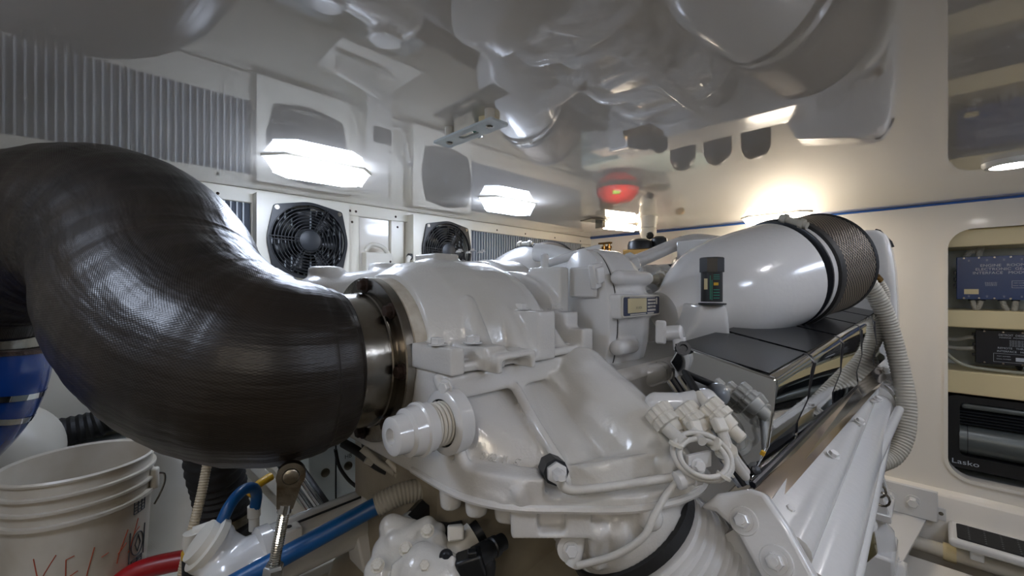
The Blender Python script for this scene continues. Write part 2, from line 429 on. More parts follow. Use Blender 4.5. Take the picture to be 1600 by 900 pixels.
# ------------------------------------------------------------------ cooling fans on the left wall
def hull2d(P):
    P = sorted(P)
    def half(Q):
        h = []
        for p in Q:
            while len(h) > 1 and (h[-1][0]-h[-2][0])*(p[1]-h[-2][1])-(h[-1][1]-h[-2][1])*(p[0]-h[-2][0]) <= 0: h.pop()
            h.append(p)
        return h[:-1]
    return half(P)+half(P[::-1])
def make_fan(xc, x0, x1, label):
    yf, zc, R = YW-.075, .193, .155
    t = thing('cooling_fan', (xc, YW, zc), label, 'fan', 'fans on the left wall')
    M = frame((xc, yf, zc), (1, 0, 0), (0, 0, 1))
    me = holed_mesh([(x0-xc, -.235), (x1-xc, -.235), (x1-xc, .172), (x0-xc, .172)], [circle(0, 0, R-.008, 40)], .004, M)
    link('casing', me, PANEL, t, 40)
    b = MB(); b.box((x0, yf, zc-.235), (x0+.004, YW, zc+.172)); b.box((x1-.004, yf, zc-.235), (x1, YW, zc+.172)); b.box((x0, yf, zc+.168), (x1, YW, zc+.172)); b.box((x0, yf, zc-.235), (x1, YW, zc-.231))
    b.build('casing_side', PANEL, t, bevel=.001)
    # frame: ring with four bolt ears
    pts2 = circle(0, 0, R+.002, 64)
    for k in range(4):
        q = math.pi/4+k*math.pi/2; pts2 += circle((R+.018)*math.cos(q), (R+.018)*math.sin(q), .013, 12)
    out = hull2d(pts2)
    me = holed_mesh(out, [circle(0, 0, R-.010, 48)], .010, frame((xc, yf-.008, zc), (1, 0, 0), (0, 0, 1)))
    link('frame', me, BLACKP, t, 40, .002)
    for k in range(4):
        a = math.pi/4+k*math.pi/2
        bolt(t, (xc+(R+.018)*math.cos(a), yf-.013, zc+(R+.018)*math.sin(a)), (0, -1, 0), .0065, STEEL, 'screw', .35)
    for k in range(9):
        r = .046+.0125*k
        pts = [(xc+r*math.cos(2*math.pi*i/48), yf-.014, zc+r*math.sin(2*math.pi*i/48)) for i in range(49)]
        MB().tube(pts, .0022, 6, cap=False).build('guard_ring', BLACKP, t)
    for k in range(4):
        a = math.radians((178, 62, 305, 118)[k]) if k < 3 else math.radians(240)
        for off in (-.006, .006):
            dx, dz = -math.sin(a)*off, math.cos(a)*off
            MB().tube([(xc+.036*math.cos(a)+dx, yf-.016, zc+.036*math.sin(a)+dz), (xc+.15*math.cos(a)+dx, yf-.016, zc+.15*math.sin(a)+dz)], .0022, 6).build('guard_spoke', BLACKP, t)
    MB().lathe((xc, yf-.012, zc), (0, -1, 0), [(0, .042), (.006, .042), (.009, .036)], 32).build('hub_cap', GREYF, t)
    MB().lathe((xc, yf+.006, zc), (0, 1, 0), [(0, .052), (.03, .052)], 24).build('motor', BLACKP, t)
    for k in range(7):
        a0 = 2*math.pi*k/7; vs = []
        for i in range(5):
            r = .05+.022*i
            for da, y in ((-.30, .010), (.30, .036)):
                vs.append((xc+r*math.cos(a0+da), yf+y, zc+r*math.sin(a0+da)))
        fs = [(2*i, 2*i+1, 2*i+3, 2*i+2) for i in range(4)]
        o = MB().add(vs, fs).build('blade', BLACKP, t); s = o.modifiers.new('s', 'SOLIDIFY'); s.thickness = .003
    b = MB()
    for i in range(13):
        x = xc-.15+.025*i; b.box((x, yf+.058, zc-.15), (x+.006, yf+.062, zc+.15))
    o = b.build('condenser_fins', SLATM, t, smooth=0); o['kind'] = 'stuff'
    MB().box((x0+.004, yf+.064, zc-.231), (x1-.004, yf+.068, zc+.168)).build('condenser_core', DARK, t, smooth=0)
    return t
make_fan(.643, .453, .812, 'large black round fan in a cream square casing, nearest the exhaust elbow')
make_fan(1.340, 1.135, 1.502, 'second black round fan, partly hidden by the white engine housing')

# ------------------------------------------------------------------ switch box between the fans
t = thing('switch_box', (.965, YW, -.10), 'small white switch box with a dark panel and a cable arching over it', 'switch box')
MB().box((.90, YW-.06, -.22), (1.035, YW-.008, .165)).build('box', PLASTW, t, bevel=.004)
MB().box((.935, YW-.064, .02), (1.025, YW-.058, .095)).build('dark_panel', BLACKP, t, bevel=.002)
bolt(t, (1.02, YW-.061, .125), (0, -1, 0), .004, RUST, 'screw', .2)
MB().tube(spline([(.905, YW-.04, .17), (.93, YW-.05, .20), (.98, YW-.05, .195), (1.02, YW-.04, .165)], 8), .010, 10).build('cable', PLASTW, t)
t = thing('wall_cable', (1.10, YW, .0), 'pale cable drooping from a round black gland beside the second fan', 'cable')
MB().tube(spline([(1.132, YW-.06, .155), (1.11, YW-.07, .14), (1.10, YW-.06, .06), (1.075, YW-.05, .0), (1.03, YW-.05, .01)], 8), .011, 10).build('cable_sheath', PLASTW, t)
MB().lathe((1.1335, YW-.06, .155), (-1, 0, 0), [(0, .016), (.016, .016), (.020, .011)], 16).build('gland', GREYF, t)

# ------------------------------------------------------------------ ceiling lamps
def lamp_mat(base, nm):
    """diffuser: glows most around the tube inside, less toward its two ends"""
    m = bpy.data.materials.new(nm); m.use_nodes = True; nt = m.node_tree; b = nt.nodes['Principled BSDF']; L = nt.links
    b.inputs['Base Color'].default_value = (.8, .85, .85, 1); b.inputs['Roughness'].default_value = .15
    tc = nt.nodes.new('ShaderNodeTexCoord'); s = nt.nodes.new('ShaderNodeSeparateXYZ'); L.new(tc.outputs['Object'], s.inputs[0])
    a = nt.nodes.new('ShaderNodeMath'); a.operation = 'ABSOLUTE'; L.new(s.outputs[0], a.inputs[0])
    r = nt.nodes.new('ShaderNodeMapRange'); r.inputs['From Min'].default_value = .085; r.inputs['From Max'].default_value = .155; r.inputs['To Min'].default_value = LAMP; r.inputs['To Max'].default_value = .9
    L.new(a.outputs[0], r.inputs['Value']); L.new(r.outputs[0], b.inputs['Emission Strength']); b.inputs['Emission Color'].default_value = (*lin(base), 1)
    return m
LENSC, LENSW = lamp_mat((218, 231, 255), 'cool_lamp_lens'), lamp_mat((255, 240, 218), 'warm_lamp_lens')
LAMPS = []
def make_lamp(x, y, rz, lensm, label, group='ceiling lamps'):
    t = thing('ceiling_lamp', (x, y, H), label, 'lamp', group, math.radians(rz))
    l, wd, dp = .165, .055, .048
    def hexa(k, z): return [(-l*k, 0, z), (-l*k+.05, -wd*k, z), (l*k-.05, -wd*k, z), (l*k, 0, z), (l*k-.05, wd*k, z), (-l*k+.05, wd*k, z)]
    b = MB(); b.prism(hexa(1.0, 0), (0, 0, -.006)); b.build('base_plate', PLASTW, t, smooth=0, local=True)
    b = MB(); P, Q = hexa(.97, -.0062), hexa(.80, -dp)
    b.add(P+Q, [tuple(range(5, -1, -1))[::-1], tuple(range(6, 12))[::-1]]+[(i, (i+1) % 6, (i+1) % 6+6, i+6) for i in range(6)])
    b.build('lens', lensm, t, smooth=0, bevel=.002, local=True)
    for sx in (-1, 1):
        o = MB().box((sx*(l-.045)-.004, -.004, -dp-.002), (sx*(l-.045)+.004, .004, -dp+.001)).build('lens_clip', PLASTW, t, smooth=0, local=True)
    return t
make_lamp(.515, 1.362, -3, LENSC, 'brightest white ceiling lamp, mounted over the first fan')
make_lamp(1.325, 1.348, -4, LENSC, 'ceiling lamp mounted over the second fan and its grille')
make_lamp(2.56, .60, 90, LENSW, 'warm ceiling lamp by the far wall, behind the mesh air filter')
# unseen lamps: other-side ones added as fill, aft ones inferred from the elbow's highlights
make_lamp(.75, -.75, 0, LENSC, 'added ceiling fill lamp on the other side of the walkway, out of the picture')
make_lamp(-.75, -.45, 90, LENSW, 'ceiling lamp over the aft walkway, out of the picture')
make_lamp(1.75, -.85, 0, LENSC, 'added ceiling fill lamp on the other side toward the far wall, out of the picture')
make_lamp(-.45, .80, 90, LENSC, 'ceiling lamp over the aft end, out of the picture')
# lamp in the corner: bare tube on brackets
t = thing('tube_lamp', (2.16, 1.29, H), 'small bare tube lamp on metal end brackets near the room corner', 'lamp')
MB().tube([(2.06, 1.32, H-.035), (2.27, 1.26, H-.035)], .020, 14).build('tube', EMW, t)
for (x, y, s) in ((2.03, 1.33, -1), (2.30, 1.25, 1)):
    MB().box((x-.012, y-.03, H-.05), (x+.012, y+.03, H-.001), RZ(-16)).build('end_bracket', STEEL, t, bevel=.002)
MB().box((1.94, 1.30, H-.012), (2.06, 1.40, H-.006), RZ(-16)).build('left_plate', STEEL, t, bevel=.001)
MB().box((2.29, 1.19, H-.012), (2.42, 1.27, H-.006), RZ(-16)).build('right_plate', STEEL, t, bevel=.001)
# recessed down-light
t = thing('recessed_downlight', (1.985, -.165, H), 'round recessed downlight with a white ring at the right edge of the ceiling', 'downlight')
DLM = mat('downlight_lens', (225, 235, 230), .2, emit=((242, 240, 246), LAMP*1.6))
def downlight(x, y, t):
    MB().lathe((x, y, H), (0, 0, -1), [(0, .066), (.008, .066), (.016, .060), (.016, .050), (.006, .046)], 32, cap=False).build('ring', PLASTW, t)
    MB().lathe((x, y, H-.0045), (0, 0, -1), [(0, .047), (.003, .046)], 32).build('lens', DLM, t)
downlight(1.985, -.165, t)
for x, y, s in ((1.15, -.22, 'beside the engine'), (.30, -.28, 'over the camera position'), (-.35, -.30, 'over the aft walkway')):  # unseen downlights added as fill light from beside and behind the camera
    t = thing('recessed_downlight', (x, y, H), 'added round fill downlight '+s+', out of the picture', 'downlight'); downlight(x, y, t)

# ------------------------------------------------------------------ plate on stand-offs under the ceiling
t = thing('ceiling_bracket', (.62, .75, H), 'white metal plate on two round standoffs under the ceiling above the engine', 'bracket')
me = holed_mesh(rrect(-.105, -.026, .105, .026, .006), [rrect(-.030, -.009, .030, .009, .008)], .005, frame((.615, .755, H-.034), (0, 1, 0), (-1, 0, 0)))
link('plate', me, PALE, t, 40, .001)
for y in (.755-.072, .755+.072):
    MB().cyl((.615, y, H-.031), (.615, y, H), .011).build('standoff', PLASTW, t)
    bolt(t, (.615, y, H-.037), (0, 0, -1), .0065, STEEL, 'screw', .3)
MB().tube([(.635, .745, H-.022), (.655, .765, H-.018)], .013, 14).build('detector_bulb', mat('green_bulb', (40, 96, 92), .08, .3), t)
MB().box((.625, .70, H-.020), (.665, .735, H), RZ(20)).build('terminal_block', CREAM, t, bevel=.002)

# ------------------------------------------------------------------ far wall: things near the corner
t = thing('dome_camera', (2.15, 1.106, H), 'white dome security camera hanging from the ceiling in front of the blue line', 'camera')
MB().lathe((2.15, 1.106, H), (0, 0, -1), [(0, .050), (.02, .048), (.06, .044)], 28).build('mount', PLASTW, t)
MB().ball((2.15, 1.106, .305), .045).build('dome', PLASTW, t)
MB().lathe((2.127, 1.085, .283), (-.7, -.55, -.5), [(0, .020), (.014, .019), (.015, .013), (.010, .012)], 20).build('lens', BLACKP, t)
t = thing('brass_valve', (2.55, 1.62, .25), 'small brass valve manifold standing below the corner lamp', 'valve')
for k, y in enumerate((1.60, 1.64)):
    MB().lathe((2.55, y, .21), (0, 0, 1), [(0, .012), (.06, .012), (.062, .018), (.08, .018), (.082, .009), (.10, .009)], 12).build('stem', BRASS, t)
MB().box((2.535, 1.58, .305), (2.56, 1.68, .318)).build('handle', BRASS, t, bevel=.003)
MB().box((2.52, 1.58, .15), (2.58, 1.66, .22)).build('body', BRASS, t, bevel=.004)
t = thing('wall_sensor', (XW, 1.20, .25), 'slim white sensor box on the far wall with a brass nub', 'sensor')
MB().box((XW-.03, 1.17, .165), (XW, 1.23, .300)).build('body', PLASTW, t, bevel=.005)
MB().lathe((XW-.018, 1.20, .300), (0, 0, 1), [(0, .016), (.03, .014)], 12).build('nub', PLASTW, t)
MB().lathe((2.60, 1.13, .298), (-.6, -.6, 0), [(0, .022), (.03, .022), (.032, .014), (.028, .013)], 14).build('brass_nub', BRASS, t)
# extinguisher bottle hanging in the far corner, seen in the ceiling's reflection
t = thing('fire_extinguisher', (2.46, 1.48, .05), 'red fire extinguisher bottle with a steel strap and green tag, mirrored in the ceiling', 'extinguisher')
MB().lathe((2.46, 1.48, .215), (0, 0, -1), [(0, .02), (.004, .06), (.02, .10), (.06, .135), (.11, .140), (.15, .120), (.19, .06), (.20, .03)], 32).build('bottle', mat('red_enamel', (205, 40, 30), .25), t)
MB().lathe((2.46, 1.48, .125), (0, 0, -1), [(0, .141), (.028, .1425)], 32, cap=False).build('strap', STEEL, t)
MB().box((2.48, 1.28, .10), (2.72, 1.35, .125), RZ(-20)).build('strap_bracket', STEEL, t, bevel=.003)
MB().box((2.345, 1.40, .085), (2.351, 1.445, .18), RZ(32)).build('green_tag', GREEN, t, smooth=0)
MB().cyl((2.46, 1.48, .02), (2.46, 1.48, -.05), .022).build('neck', BRASS, t)
MB().lathe((2.46, 1.48, -.05), (0, 0, -1), [(0, .045), (.014, .045), (.016, .03)], 20).build('valve_ring', PLASTW, t)
t = thing('equipment_case', (2.45, 1.05, .0), 'pale blue-grey equipment case against the far wall, mirrored in the ceiling', 'case')
b = MB(); b.box((2.25, 1.0, -.45), (XW, 1.62, .0)); b.build('case_body', mat('pale_blue_case', (196, 214, 214), .35), t, bevel=.006)
MB().box((2.30, .988, -.42), (XW-.03, 1.002, -.03)).build('vent_panel', SLATM, t, bevel=.003)
MB().lathe((2.25, 1.35, -.22), (-1, 0, 0), [(0, .04), (.006, .04), (.008, .02), (.004, .018)], 24).build('round_plug', PALE, t)
t = thing('filter_canisters', (2.2, .7, 0), 'black fuel filter canisters at the far engine end, mirrored in the ceiling', 'filter')
for k in range(3):
    MB().lathe((2.22-.03*k, .60+.16*k, -.15), (0, 0, 1), [(0, .062), (.26, .062), (.30, .045), (.315, .02)], 24).build('canister', BLACKP, t)
MB().box((2.10, .52, -.20), (2.34, 1.02, -.14)).build('filter_head', WHITE, t, bevel=.008)

# ------------------------------------------------------------------ recess contents
XM = XW+.10
def module(y0, y1, z0, z1, th, m, name, label, cat):
    t = thing(name, (XM, (y0+y1)/2, z0), label, cat)
    MB().box((XM, y0, z0), (XM+th, y1, z1)).build('case', m, t, bevel=.002)
    n = max(4, int((y1-y0)/.045))
    for k in range(n):
        for z in (z0+.006, z1-.006):
            bolt(t, (XM, y0+(k+.5)*(y1-y0)/n, z), (-1, 0, 0), .0028, STEEL, 'screw', .2)
    return t
def TM(y, z): return frame((XM-.0012, y, z), (0, -1, 0), (0, 0, 1))
t = module(-.345, -.066, -.052, .142, .05, NAVY, 'gear_interface_module', 'blue electronic gear interface module on the upper shelf of the recess', 'module')
yc = -.205
for k, s in enumerate(('ENGINE   ROOM', 'ELECTRONIC  GEAR', 'INTERFACE   MODULE')):
    text(s, .0165, PRINT, TM(yc, .100-.0165*k), t, sx=1.08)
for k in range(4): text('LLLL LLLLL LLLL LLLLLL LLL LLLLL LLLL'.replace('L', 'l')[:34-k], .0048, PRINT, TM(-.172, .024-.0045*k), t, name='fine_print')
for y in (-.105, -.16, -.21, -.26, -.31):
    for z in (.124, -.038): text('llllll\nlllll', .0048, PRINT, TM(y, z), t, name='fine_print')
MB().box((XM-.001, -.135, -.028), (XM+.001, -.090, -.005)).build('cream_label', CREAM, t, smooth=0)
b = MB()
for a, c in (((-.335, .030), (-.232, .0312)), ((-.335, .0), (-.232, .0012)), ((-.2332, .0), (-.232, .030))): b.box((XM-.001, a[0], a[1]), (XM+.001, c[0], c[1]))
b.build('printed_frame', PRINT, t, smooth=0)
text('PART NUMBER\n\nSERIAL NUMBER', .0055, PRINT, TM(-.255, .0155), t, name='fine_print')
MB().box((XM-.001, -.335, .002), (XM+.001, -.287, .016)).build('serial_label', PRINT, t, smooth=0)
for z in (.0, .03, .06): MB().box((XM+.012, -.068, z), (XM+.035, -.058, z+.02)).build('side_connector', BLACKP, t, bevel=.002)
MB().box((XM+.002, -.335, -.070), (XM+.03, -.318, -.050)).build('red_plug', RED, t, bevel=.002)
for k, (y, dy) in enumerate(((-.115, -.012), (-.145, .015), (-.205, -.016), (-.245, .004))):
    g = thing('module_cable', (XM+.03, y, -.06), ('first', 'second', 'third', 'fourth')[k]+' grey ribbed cable from the left below the blue module', 'cable', 'cables below the blue module')
    corrugated(MB(), [(XM+.025, y, -.045), (XM+.02, y+dy*.4, -.075), (XM+.03, y+dy, -.098)], .0105, .0015, .005, 12).build('sheath', GREYR, g)
    MB().cyl((XM+.025, y, -.058), (XM+.025, y, -.050), .0125).build('gland', GREYF, g)
g = thing('loom', (XM+.06, -.13, .16), 'grey cable loom rising behind the top of the blue module', 'cable')
corrugated(MB(), [(XM+.06, -.095, .135), (XM+.055, -.11, .165), (XM+.06, -.135, .172), (XM+.06, -.15, .192)], .012, .0015, .005, 12).build('sheath', GREYR, g)
corrugated(MB(), [(XM+.055, -.135, .135), (XM+.05, -.14, .165), (XM+.06, -.15, .192)], .012, .0015, .005, 12).build('sheath', GREYR, g)

t = module(-.345, -.125, -.338, -.188, .045, INK, 'throttle_interface_module', 'black remote throttle interface module on the middle shelf of the recess', 'module')
yc = -.245
text('DETROIT  DIESEL', .0125, PRINT, TM(yc+.012, -.207), t, sx=.82)
text('MARINE  POWER', .0075, PRINT, TM(yc+.012, -.218), t, sx=1.3)
b = MB(); b.lathe((XM-.0012, yc-.058, -.211), (1, 0, 0), [(0, .0125), (.0015, .0125)], 24); b.build('round_logo', PRINT, t, smooth=0)
b = MB(); b.lathe((XM-.0018, yc-.058, -.211), (1, 0, 0), [(0, .0085), (.001, .0085)], 6); b.build('logo_centre', INK, t, smooth=0)
for k in range(5): text('lllll llllll lllll llllllll llllll'[:34-k % 2], .0052, PRINT, TM(yc, -.230-.0058*k), t, name='fine_print')
text('REMOTE   THROTTLE', .0115, PRINT, TM(yc, -.264), t, sx=.98); text('INTERFACE   MODULE', .0115, PRINT, TM(yc, -.278), t, sx=.98)
b = MB()
for a, c in (((yc-.066, -.289), (yc+.066, -.288)), ((yc-.066, -.326), (yc+.066, -.325)), ((yc+.065, -.326), (yc+.066, -.288)), ((yc-.066, -.326), (yc-.065, -.288))): b.box((XM-.001, a[0], a[1]), (XM+.001, c[0], c[1]))
b.build('printed_frame', PRINT, t, smooth=0)
text('PART NUMBER\n\nSERIAL NUMBER', .006, PRINT, TM(yc+.036, -.306), t, name='fine_print')
MB().box((XM-.001, yc-.052, -.318), (XM+.001, yc+.002, -.302)).build('serial_label', PRINT, t, smooth=0)
for z in (-.215, -.262, -.308): MB().box((XM+.01, -.128, z), (XM+.03, -.115, z+.012)).build('side_connector', BLACKP, t, bevel=.002)
MB().lathe((XM+.022, yc-.01, -.338), (0, 0, -1), [(0, .012), (.014, .010), (.02, .006)], 14).build('bottom_connector', BLACKP, t)
for k, (z, dz) in enumerate(((-.225, -.006), (-.275, .004))):
    g = thing('side_cable', (XM+.03, -.08, z), ('upper', 'lower')[k]+' pale twin cable entering the left side of the black module', 'cable')
    MB().tube(spline([(XM+.02, -.122, z), (XM+.03, -.10, z-.004), (XM+.05, -.06, z+dz-.012), (XM+.06, .02, z+dz-.004)], 8), .009, 10).build('sheath', GREYR, g)
g = thing('clear_tube', (XM, -.1, -.35), 'clear plastic tube lying along the middle shelf in front of the cables', 'tube')
MB().tube(spline([(XW+.07, .028, -.225), (XW+.07, -.02, -.285), (XW+.075, -.08, -.345), (XW+.08, -.18, -.362), (XW+.085, -.40, -.364)], 10), .0075, 12).build('tube_wall', mat('clear_vinyl', (214, 214, 196), .15, trans=.5), g)

t = thing('fan_heater', (XM, -.3, -.80), 'black fan heater with a louvred top and silver drum in the bottom of the recess', 'heater')
HX = XW+.055
me = holed_mesh(rrect(.02, -.815, .52, -.487, .05), [rrect(.075, -.757, .47, -.517, .02)], .05, frame((HX+.025, 0, 0), (0, -1, 0), (0, 0, 1)))
link('front_frame', me, BLACKP, t, 40, .006)
MB().box((HX+.05, -.50, -.81), (HX+.20, -.03, -.49)).build('body', BLACKP, t, bevel=.01)
for k in range(5):
    z = -.552-.0135*k
    MB().box((HX+.012, -.47, z-.004), (HX+.045, -.075, z), RY(-22)).build('louver', GREYF, t)
MB().tube([(HX+.062, -.074, -.690), (HX+.062, -.471, -.690)], .072, 40).build('drum', SILVER, t)
MB().tube([(HX+.062, -.098, -.690), (HX+.062, -.101, -.690)], .0735, 40).build('drum_band', GREYF, t)
MB().tube([(HX+.062, -.268, -.690), (HX+.062, -.270, -.690)], .0730, 40).build('drum_seam', GREYF, t)
MB().box((HX+.0, -.46, -.545), (HX+.05, -.08, -.520)).build('hood', SILVER, t, bevel=.01)
text('Lasko', .030, PRINT, frame((HX-.0012, -.092, -.787), (0, -1, 0), (0, 0, 1)), t, sx=1.25)

# ------------------------------------------------------------------ ledge, step and pipe at the foot of the far wall
b = MB(); b.prism([(XW+.001, 0, -.905), (XW-.055, 0, -.915), (XW-.062, 0, -.925), (XW-.062, 0, -1.25), (XW+.001, 0, -1.25)], (0, 3.6, 0))
for i in range(len(b.v)): b.v[i] = b.v[i]+Vector((0, -1.9, 0))
struct(b.build('trim_14', WALLM, bevel=.01))
t = thing('boarding_step', (XW-.10, -.3, -1.0), 'white wall step with a black studded non-skid tread below the recess', 'step')
SX0, SX1, SY0, SY1, SZ = XW-.265, XW-.064, -.62, -.035, -1.015
b = MB(); b.box((SX0, SY0, SZ-.035), (SX1, SY1, SZ)); b.build('step_frame', WHITE, t, bevel=.014, seg=3)
me = holed_mesh(rrect(-.0, -.0, SY1-SY0-.05, .150, .012), [], .004, frame((SX0+.020, SY1-.025, SZ+.002), (0, -1, 0), (1, 0, 0)))
link('tread', me, TREADM, t, 0)
b = MB()
for i in range(9):
    for k in range(7): b.ball((SX0+.035+.02*k, SY1-.06-.045*i, SZ+.004), .0030, (1, 1, .6), 8, 5)
b.build('tread_studs', SILVER, t)['kind'] = 'stuff'
MB().box((XW-.066, -.030, -1.03), (XW-.061, .0, -.975)).build('mounting_tab', WHITE, t, bevel=.002)
bolt(t, (XW-.066, -.015, -1.0), (-1, 0, 0), .006, STEEL, 'screw', .4)
MB().box((SX0+.03, SY1-.10, SZ-.075), (SX1, SY1-.06, SZ-.035)).build('under_bracket', WHITE, t, bevel=.004)
t = thing('bilge_pipe', (XW-.2, 0, -1.12), 'white pipe running along the foot of the far wall under the step', 'pipe')
MB().tube([(XW-.14, .19, -1.13), (XW-.14, -.9, -1.13)], .030, 16).build('pipe_body', PLASTW, t)
MB().tube([(XW-.14, -.02, -1.13), (XW-.14, -.06, -1.13)], .036, 16).build('coupling', CREAM, t)
MB().box((XW-.40, -.9, -1.25), (XW-.20, .19, -1.165)).build('pipe_shelf', WALLM, t, bevel=.006)
# engine bearer (welded girder that carries the engine mount)
t = thing('engine_bearer', (2.2, .1, -1.04), 'white steel engine bearer with bolted end plate at the far wall', 'bearer')
b = MB(); zb = -1.04
b.prism([(.6, .35, zb), (.6, .2, zb), (2.03, .11, zb), (2.67, .03, zb), (2.67, .35, zb)], (0, 0, -.012)); b.build('top_flange', WHITE, t, bevel=.002)
MB().box((.6, .21, ZF), (2.66, .23, zb-.012)).build('web', WHITE, t)
b = MB(); b.box((XW-.085, -.005, zb), (XW-.066, .52, -.905)); b.build('end_plate', WHITE, t, bevel=.004)
for y in (.075, .155, .33): bolt(t, (XW-.085, y, -.97), (-1, 0, 0), .0205, WHITE, long=1.1)
# ================================================================== ENGINE
E = thing('marine_engine', (1.2, .75, -.62), 'large white marine diesel engine with chrome rocker covers filling the middle of the room', 'engine')
ZJ = -.117
# ---- upper gear housing
b = MB()
YC = .745
def arch(x, hw, top, z0, pw=1.0):
    out = []
    for k in range(25):
        a = math.pi*k/24
        c, s = math.cos(a), math.sin(a)
        out.append((x, YC+hw*math.copysign(abs(c)**pw, c), z0+(top-z0)*abs(s)**pw))
    return out
secs = [(.402, .160, .026, -.16), (.420, .172, .038, -.16), (.45, .195, .051, -.16), (.52, .212, .059, -.16), (.60, .215, .058, -.16), (.645, .208, .046, -.16), (.675, .190, .020, -.16), (.69, .165, -.03, -.16)]
vs = []; fs = []
for sx, hw, tp, z0 in secs: vs += arch(sx, hw, tp, z0, .86)
n = 25
for i in range(len(secs)-1):
    for k in range(n-1): fs.append((i*n+k, (i+1)*n+k, (i+1)*n+k+1, i*n+k+1))
    fs.append((i*n+n-1, (i+1)*n+n-1, (i+1)*n, i*n))
fs.append(tuple(range(n))); fs.append(tuple(range(len(secs)*n-1, (len(secs)-1)*n-1, -1)))
b.add(vs, fs)
b.box((.374, .500, -.128), (.735, 1.0, -.113))                     # joint flange
b.prism([(.694, y, z) for _, y, z in arch(.694, .195, .040, -.13, .8)], (.044, 0, 0))                       # end wall
b.box((.712, .566, -.10), (.742, .66, .046))                        # tall rib
b.box((.735, .59, -.06), (.757, .66, .0))
b.box((.556, .490, -.128), (.604, .66, -.042))                      # mid bolt tower
b.box((.690, .494, -.128), (.728, .60, -.082)); b.box((.690, .535, -.10), (.735, .62, -.050))
b.box((.368, .490, -.128), (.394, .60, -.088))
b.box((.430, .490, -.128), (.476, .58, -.092))
b.box((.440, .470, -.112), (.528, .56, -.102)); b.box((.440, .470, -.132), (.452, .56, -.102)); b.box((.516, .470, -.132), (.528, .56, -.102))
b.box((.528, .488, -.128), (.58, .56, -.116))
b.chain([(.545, .60, -.02, .022), (.545, .545, -.08, .022), (.545, .52, -.12, .020)])
b.chain([(.47, .585, -.03, .018), (.47, .54, -.10, .018)])
b.chain([(.655, .585, -.06, .022), (.655, .53, -.12, .02)])
for (x, y, r, h) in ((.474, .775, .032, .052), (.604, .735, .042, .060)):
    b.lathe((x, y, .02), (0, 0, 1), [(0, r*1.15), (h-.028, r*1.05), (h-.022, r)], 28)
b.box((.50, .72, .04), (.56, .80, .072))
up = b.cast('upper_housing', CASTW, E, .0042, 3)
for p, d, r in (((.375, .535, -.086), (0, 0, 1), .011), ((.440, .53, -.089), (0, 0, 1), .012), ((.582, .56, -.041), (0, 0, 1), .012), ((.712, .55, -.080), (0, 0, 1), .012), ((.705, .575, -.046), (0, 0, 1), .012)):
    bolt(E, p, d, r, WHITE)
MB().lathe((.735, .63, .045), (0, 0, 1), [(0, .009), (.03, .009), (.033, .006)], 12).build('stud', WHITE, E)
for k in range(6):
    a = k*math.pi/3
    bolt(E, (.604+.029*math.cos(a), .735+.029*math.sin(a), .080), (0, 0, 1), .005, WHITE)
# white pipe flange that takes the exhaust elbow
MB().lathe((.377, YC, -.13), (1, 0, 0), [(0, .148), (.002, .150), (.026, .150), (.034, .146)], 64).build('pipe_flange', mat('chipped_white_paint', (216, 210, 196), .4, bump=(90, .1), mottle=(26, (180, 168, 148))), E)

# ---- lower gear housing with its bulging outlet
b = MB()
ZR = -.300
plan = [(.372, .60), (.370, .51), (.378, .452), (.402, .400), (.444, .352), (.515, .283), (.597, .247), (.655, .246), (.700, .262), (.735, .33), (.74, .60), (.74, 1.0), (.372, 1.0)]
b.prism([(x, y, ZR) for x, y in plan], (0, 0, .022))
b.box((.376, .535, -.30), (.728, 1.0, -.135))
b.hull([(.385, .540, -.165), (.60, .540, -.165), (.38, .70, -.165), (.60, .70, -.165), (.392, .53, -.285), (.398, .485, -.285), (.425, .435, -.285), (.47, .39, -.285), (.53, .345, -.285), (.60, .33, -.285), (.60, .6, -.285), (.39, .6, -.285)])
b.prism([(.372, .6, ZR), (.370, .51, ZR), (.378, .452, ZR), (.402, .400, ZR), (.430, .366, ZR), (.452, .40, ZR), (.425, .45, ZR), (.41, .52, ZR), (.41, .6, ZR)], (0, 0, .046))
b.box((.374, .508, -.29), (.392, .60, -.15))
b.box((.376, .505, -.168), (.735, .60, -.131)); b.box((.38, .52, -.14), (.73, .98, -.11))
b.chain([(.69, .505, -.185, .070), (.672, .46, -.207, .071), (.655, .41, -.229, .073), (.64, .36, -.250, .069), (.63, .325, -.265, .062), (.62, .30, -.28, .055)])
b.hull([(.72, .475, -.15), (.72, .6, -.15), (.60, .50, -.16), (.60, .6, -.16), (.735, .36, -.27), (.60, .34, -.28), (.735, .6, -.28), (.6, .6, -.28)])
rib = [at(806, 606, d=.712), at(818, 628, d=.690), at(838, 664, d=.655), at(858, 696, d=.630), at(876, 724, d=.604), at(884, 752, d=.585)]
b.chain([(*p, .0085) for p in rib])
for p_, q_ in zip(rib, rib[1:]):
    fwv = Vector((.55, .45, -.1)); rtv = Vector((.06, .03, .0))
    b.hull([p_, q_, p_+fwv*.10, q_+fwv*.10, p_+rtv, q_+rtv, p_+fwv*.10+rtv, q_+fwv*.10+rtv])
lrib = [at(686, 592, d=.640), at(700, 622, d=.635), at(712, 650, d=.632), at(716, 700, d=.622), at(726, 730, d=.61), at(748, 762, d=.595), at(790, 780, d=.575)]
b.chain([(*p, .0095) for p in lrib])
b.chain([(*at(812, 768, d=.57), .013), (*at(816, 785, d=.575), .013)])
b.chain([(*at(775, 748, d=.60), .016), (*at(790, 752, d=.60), .014)])
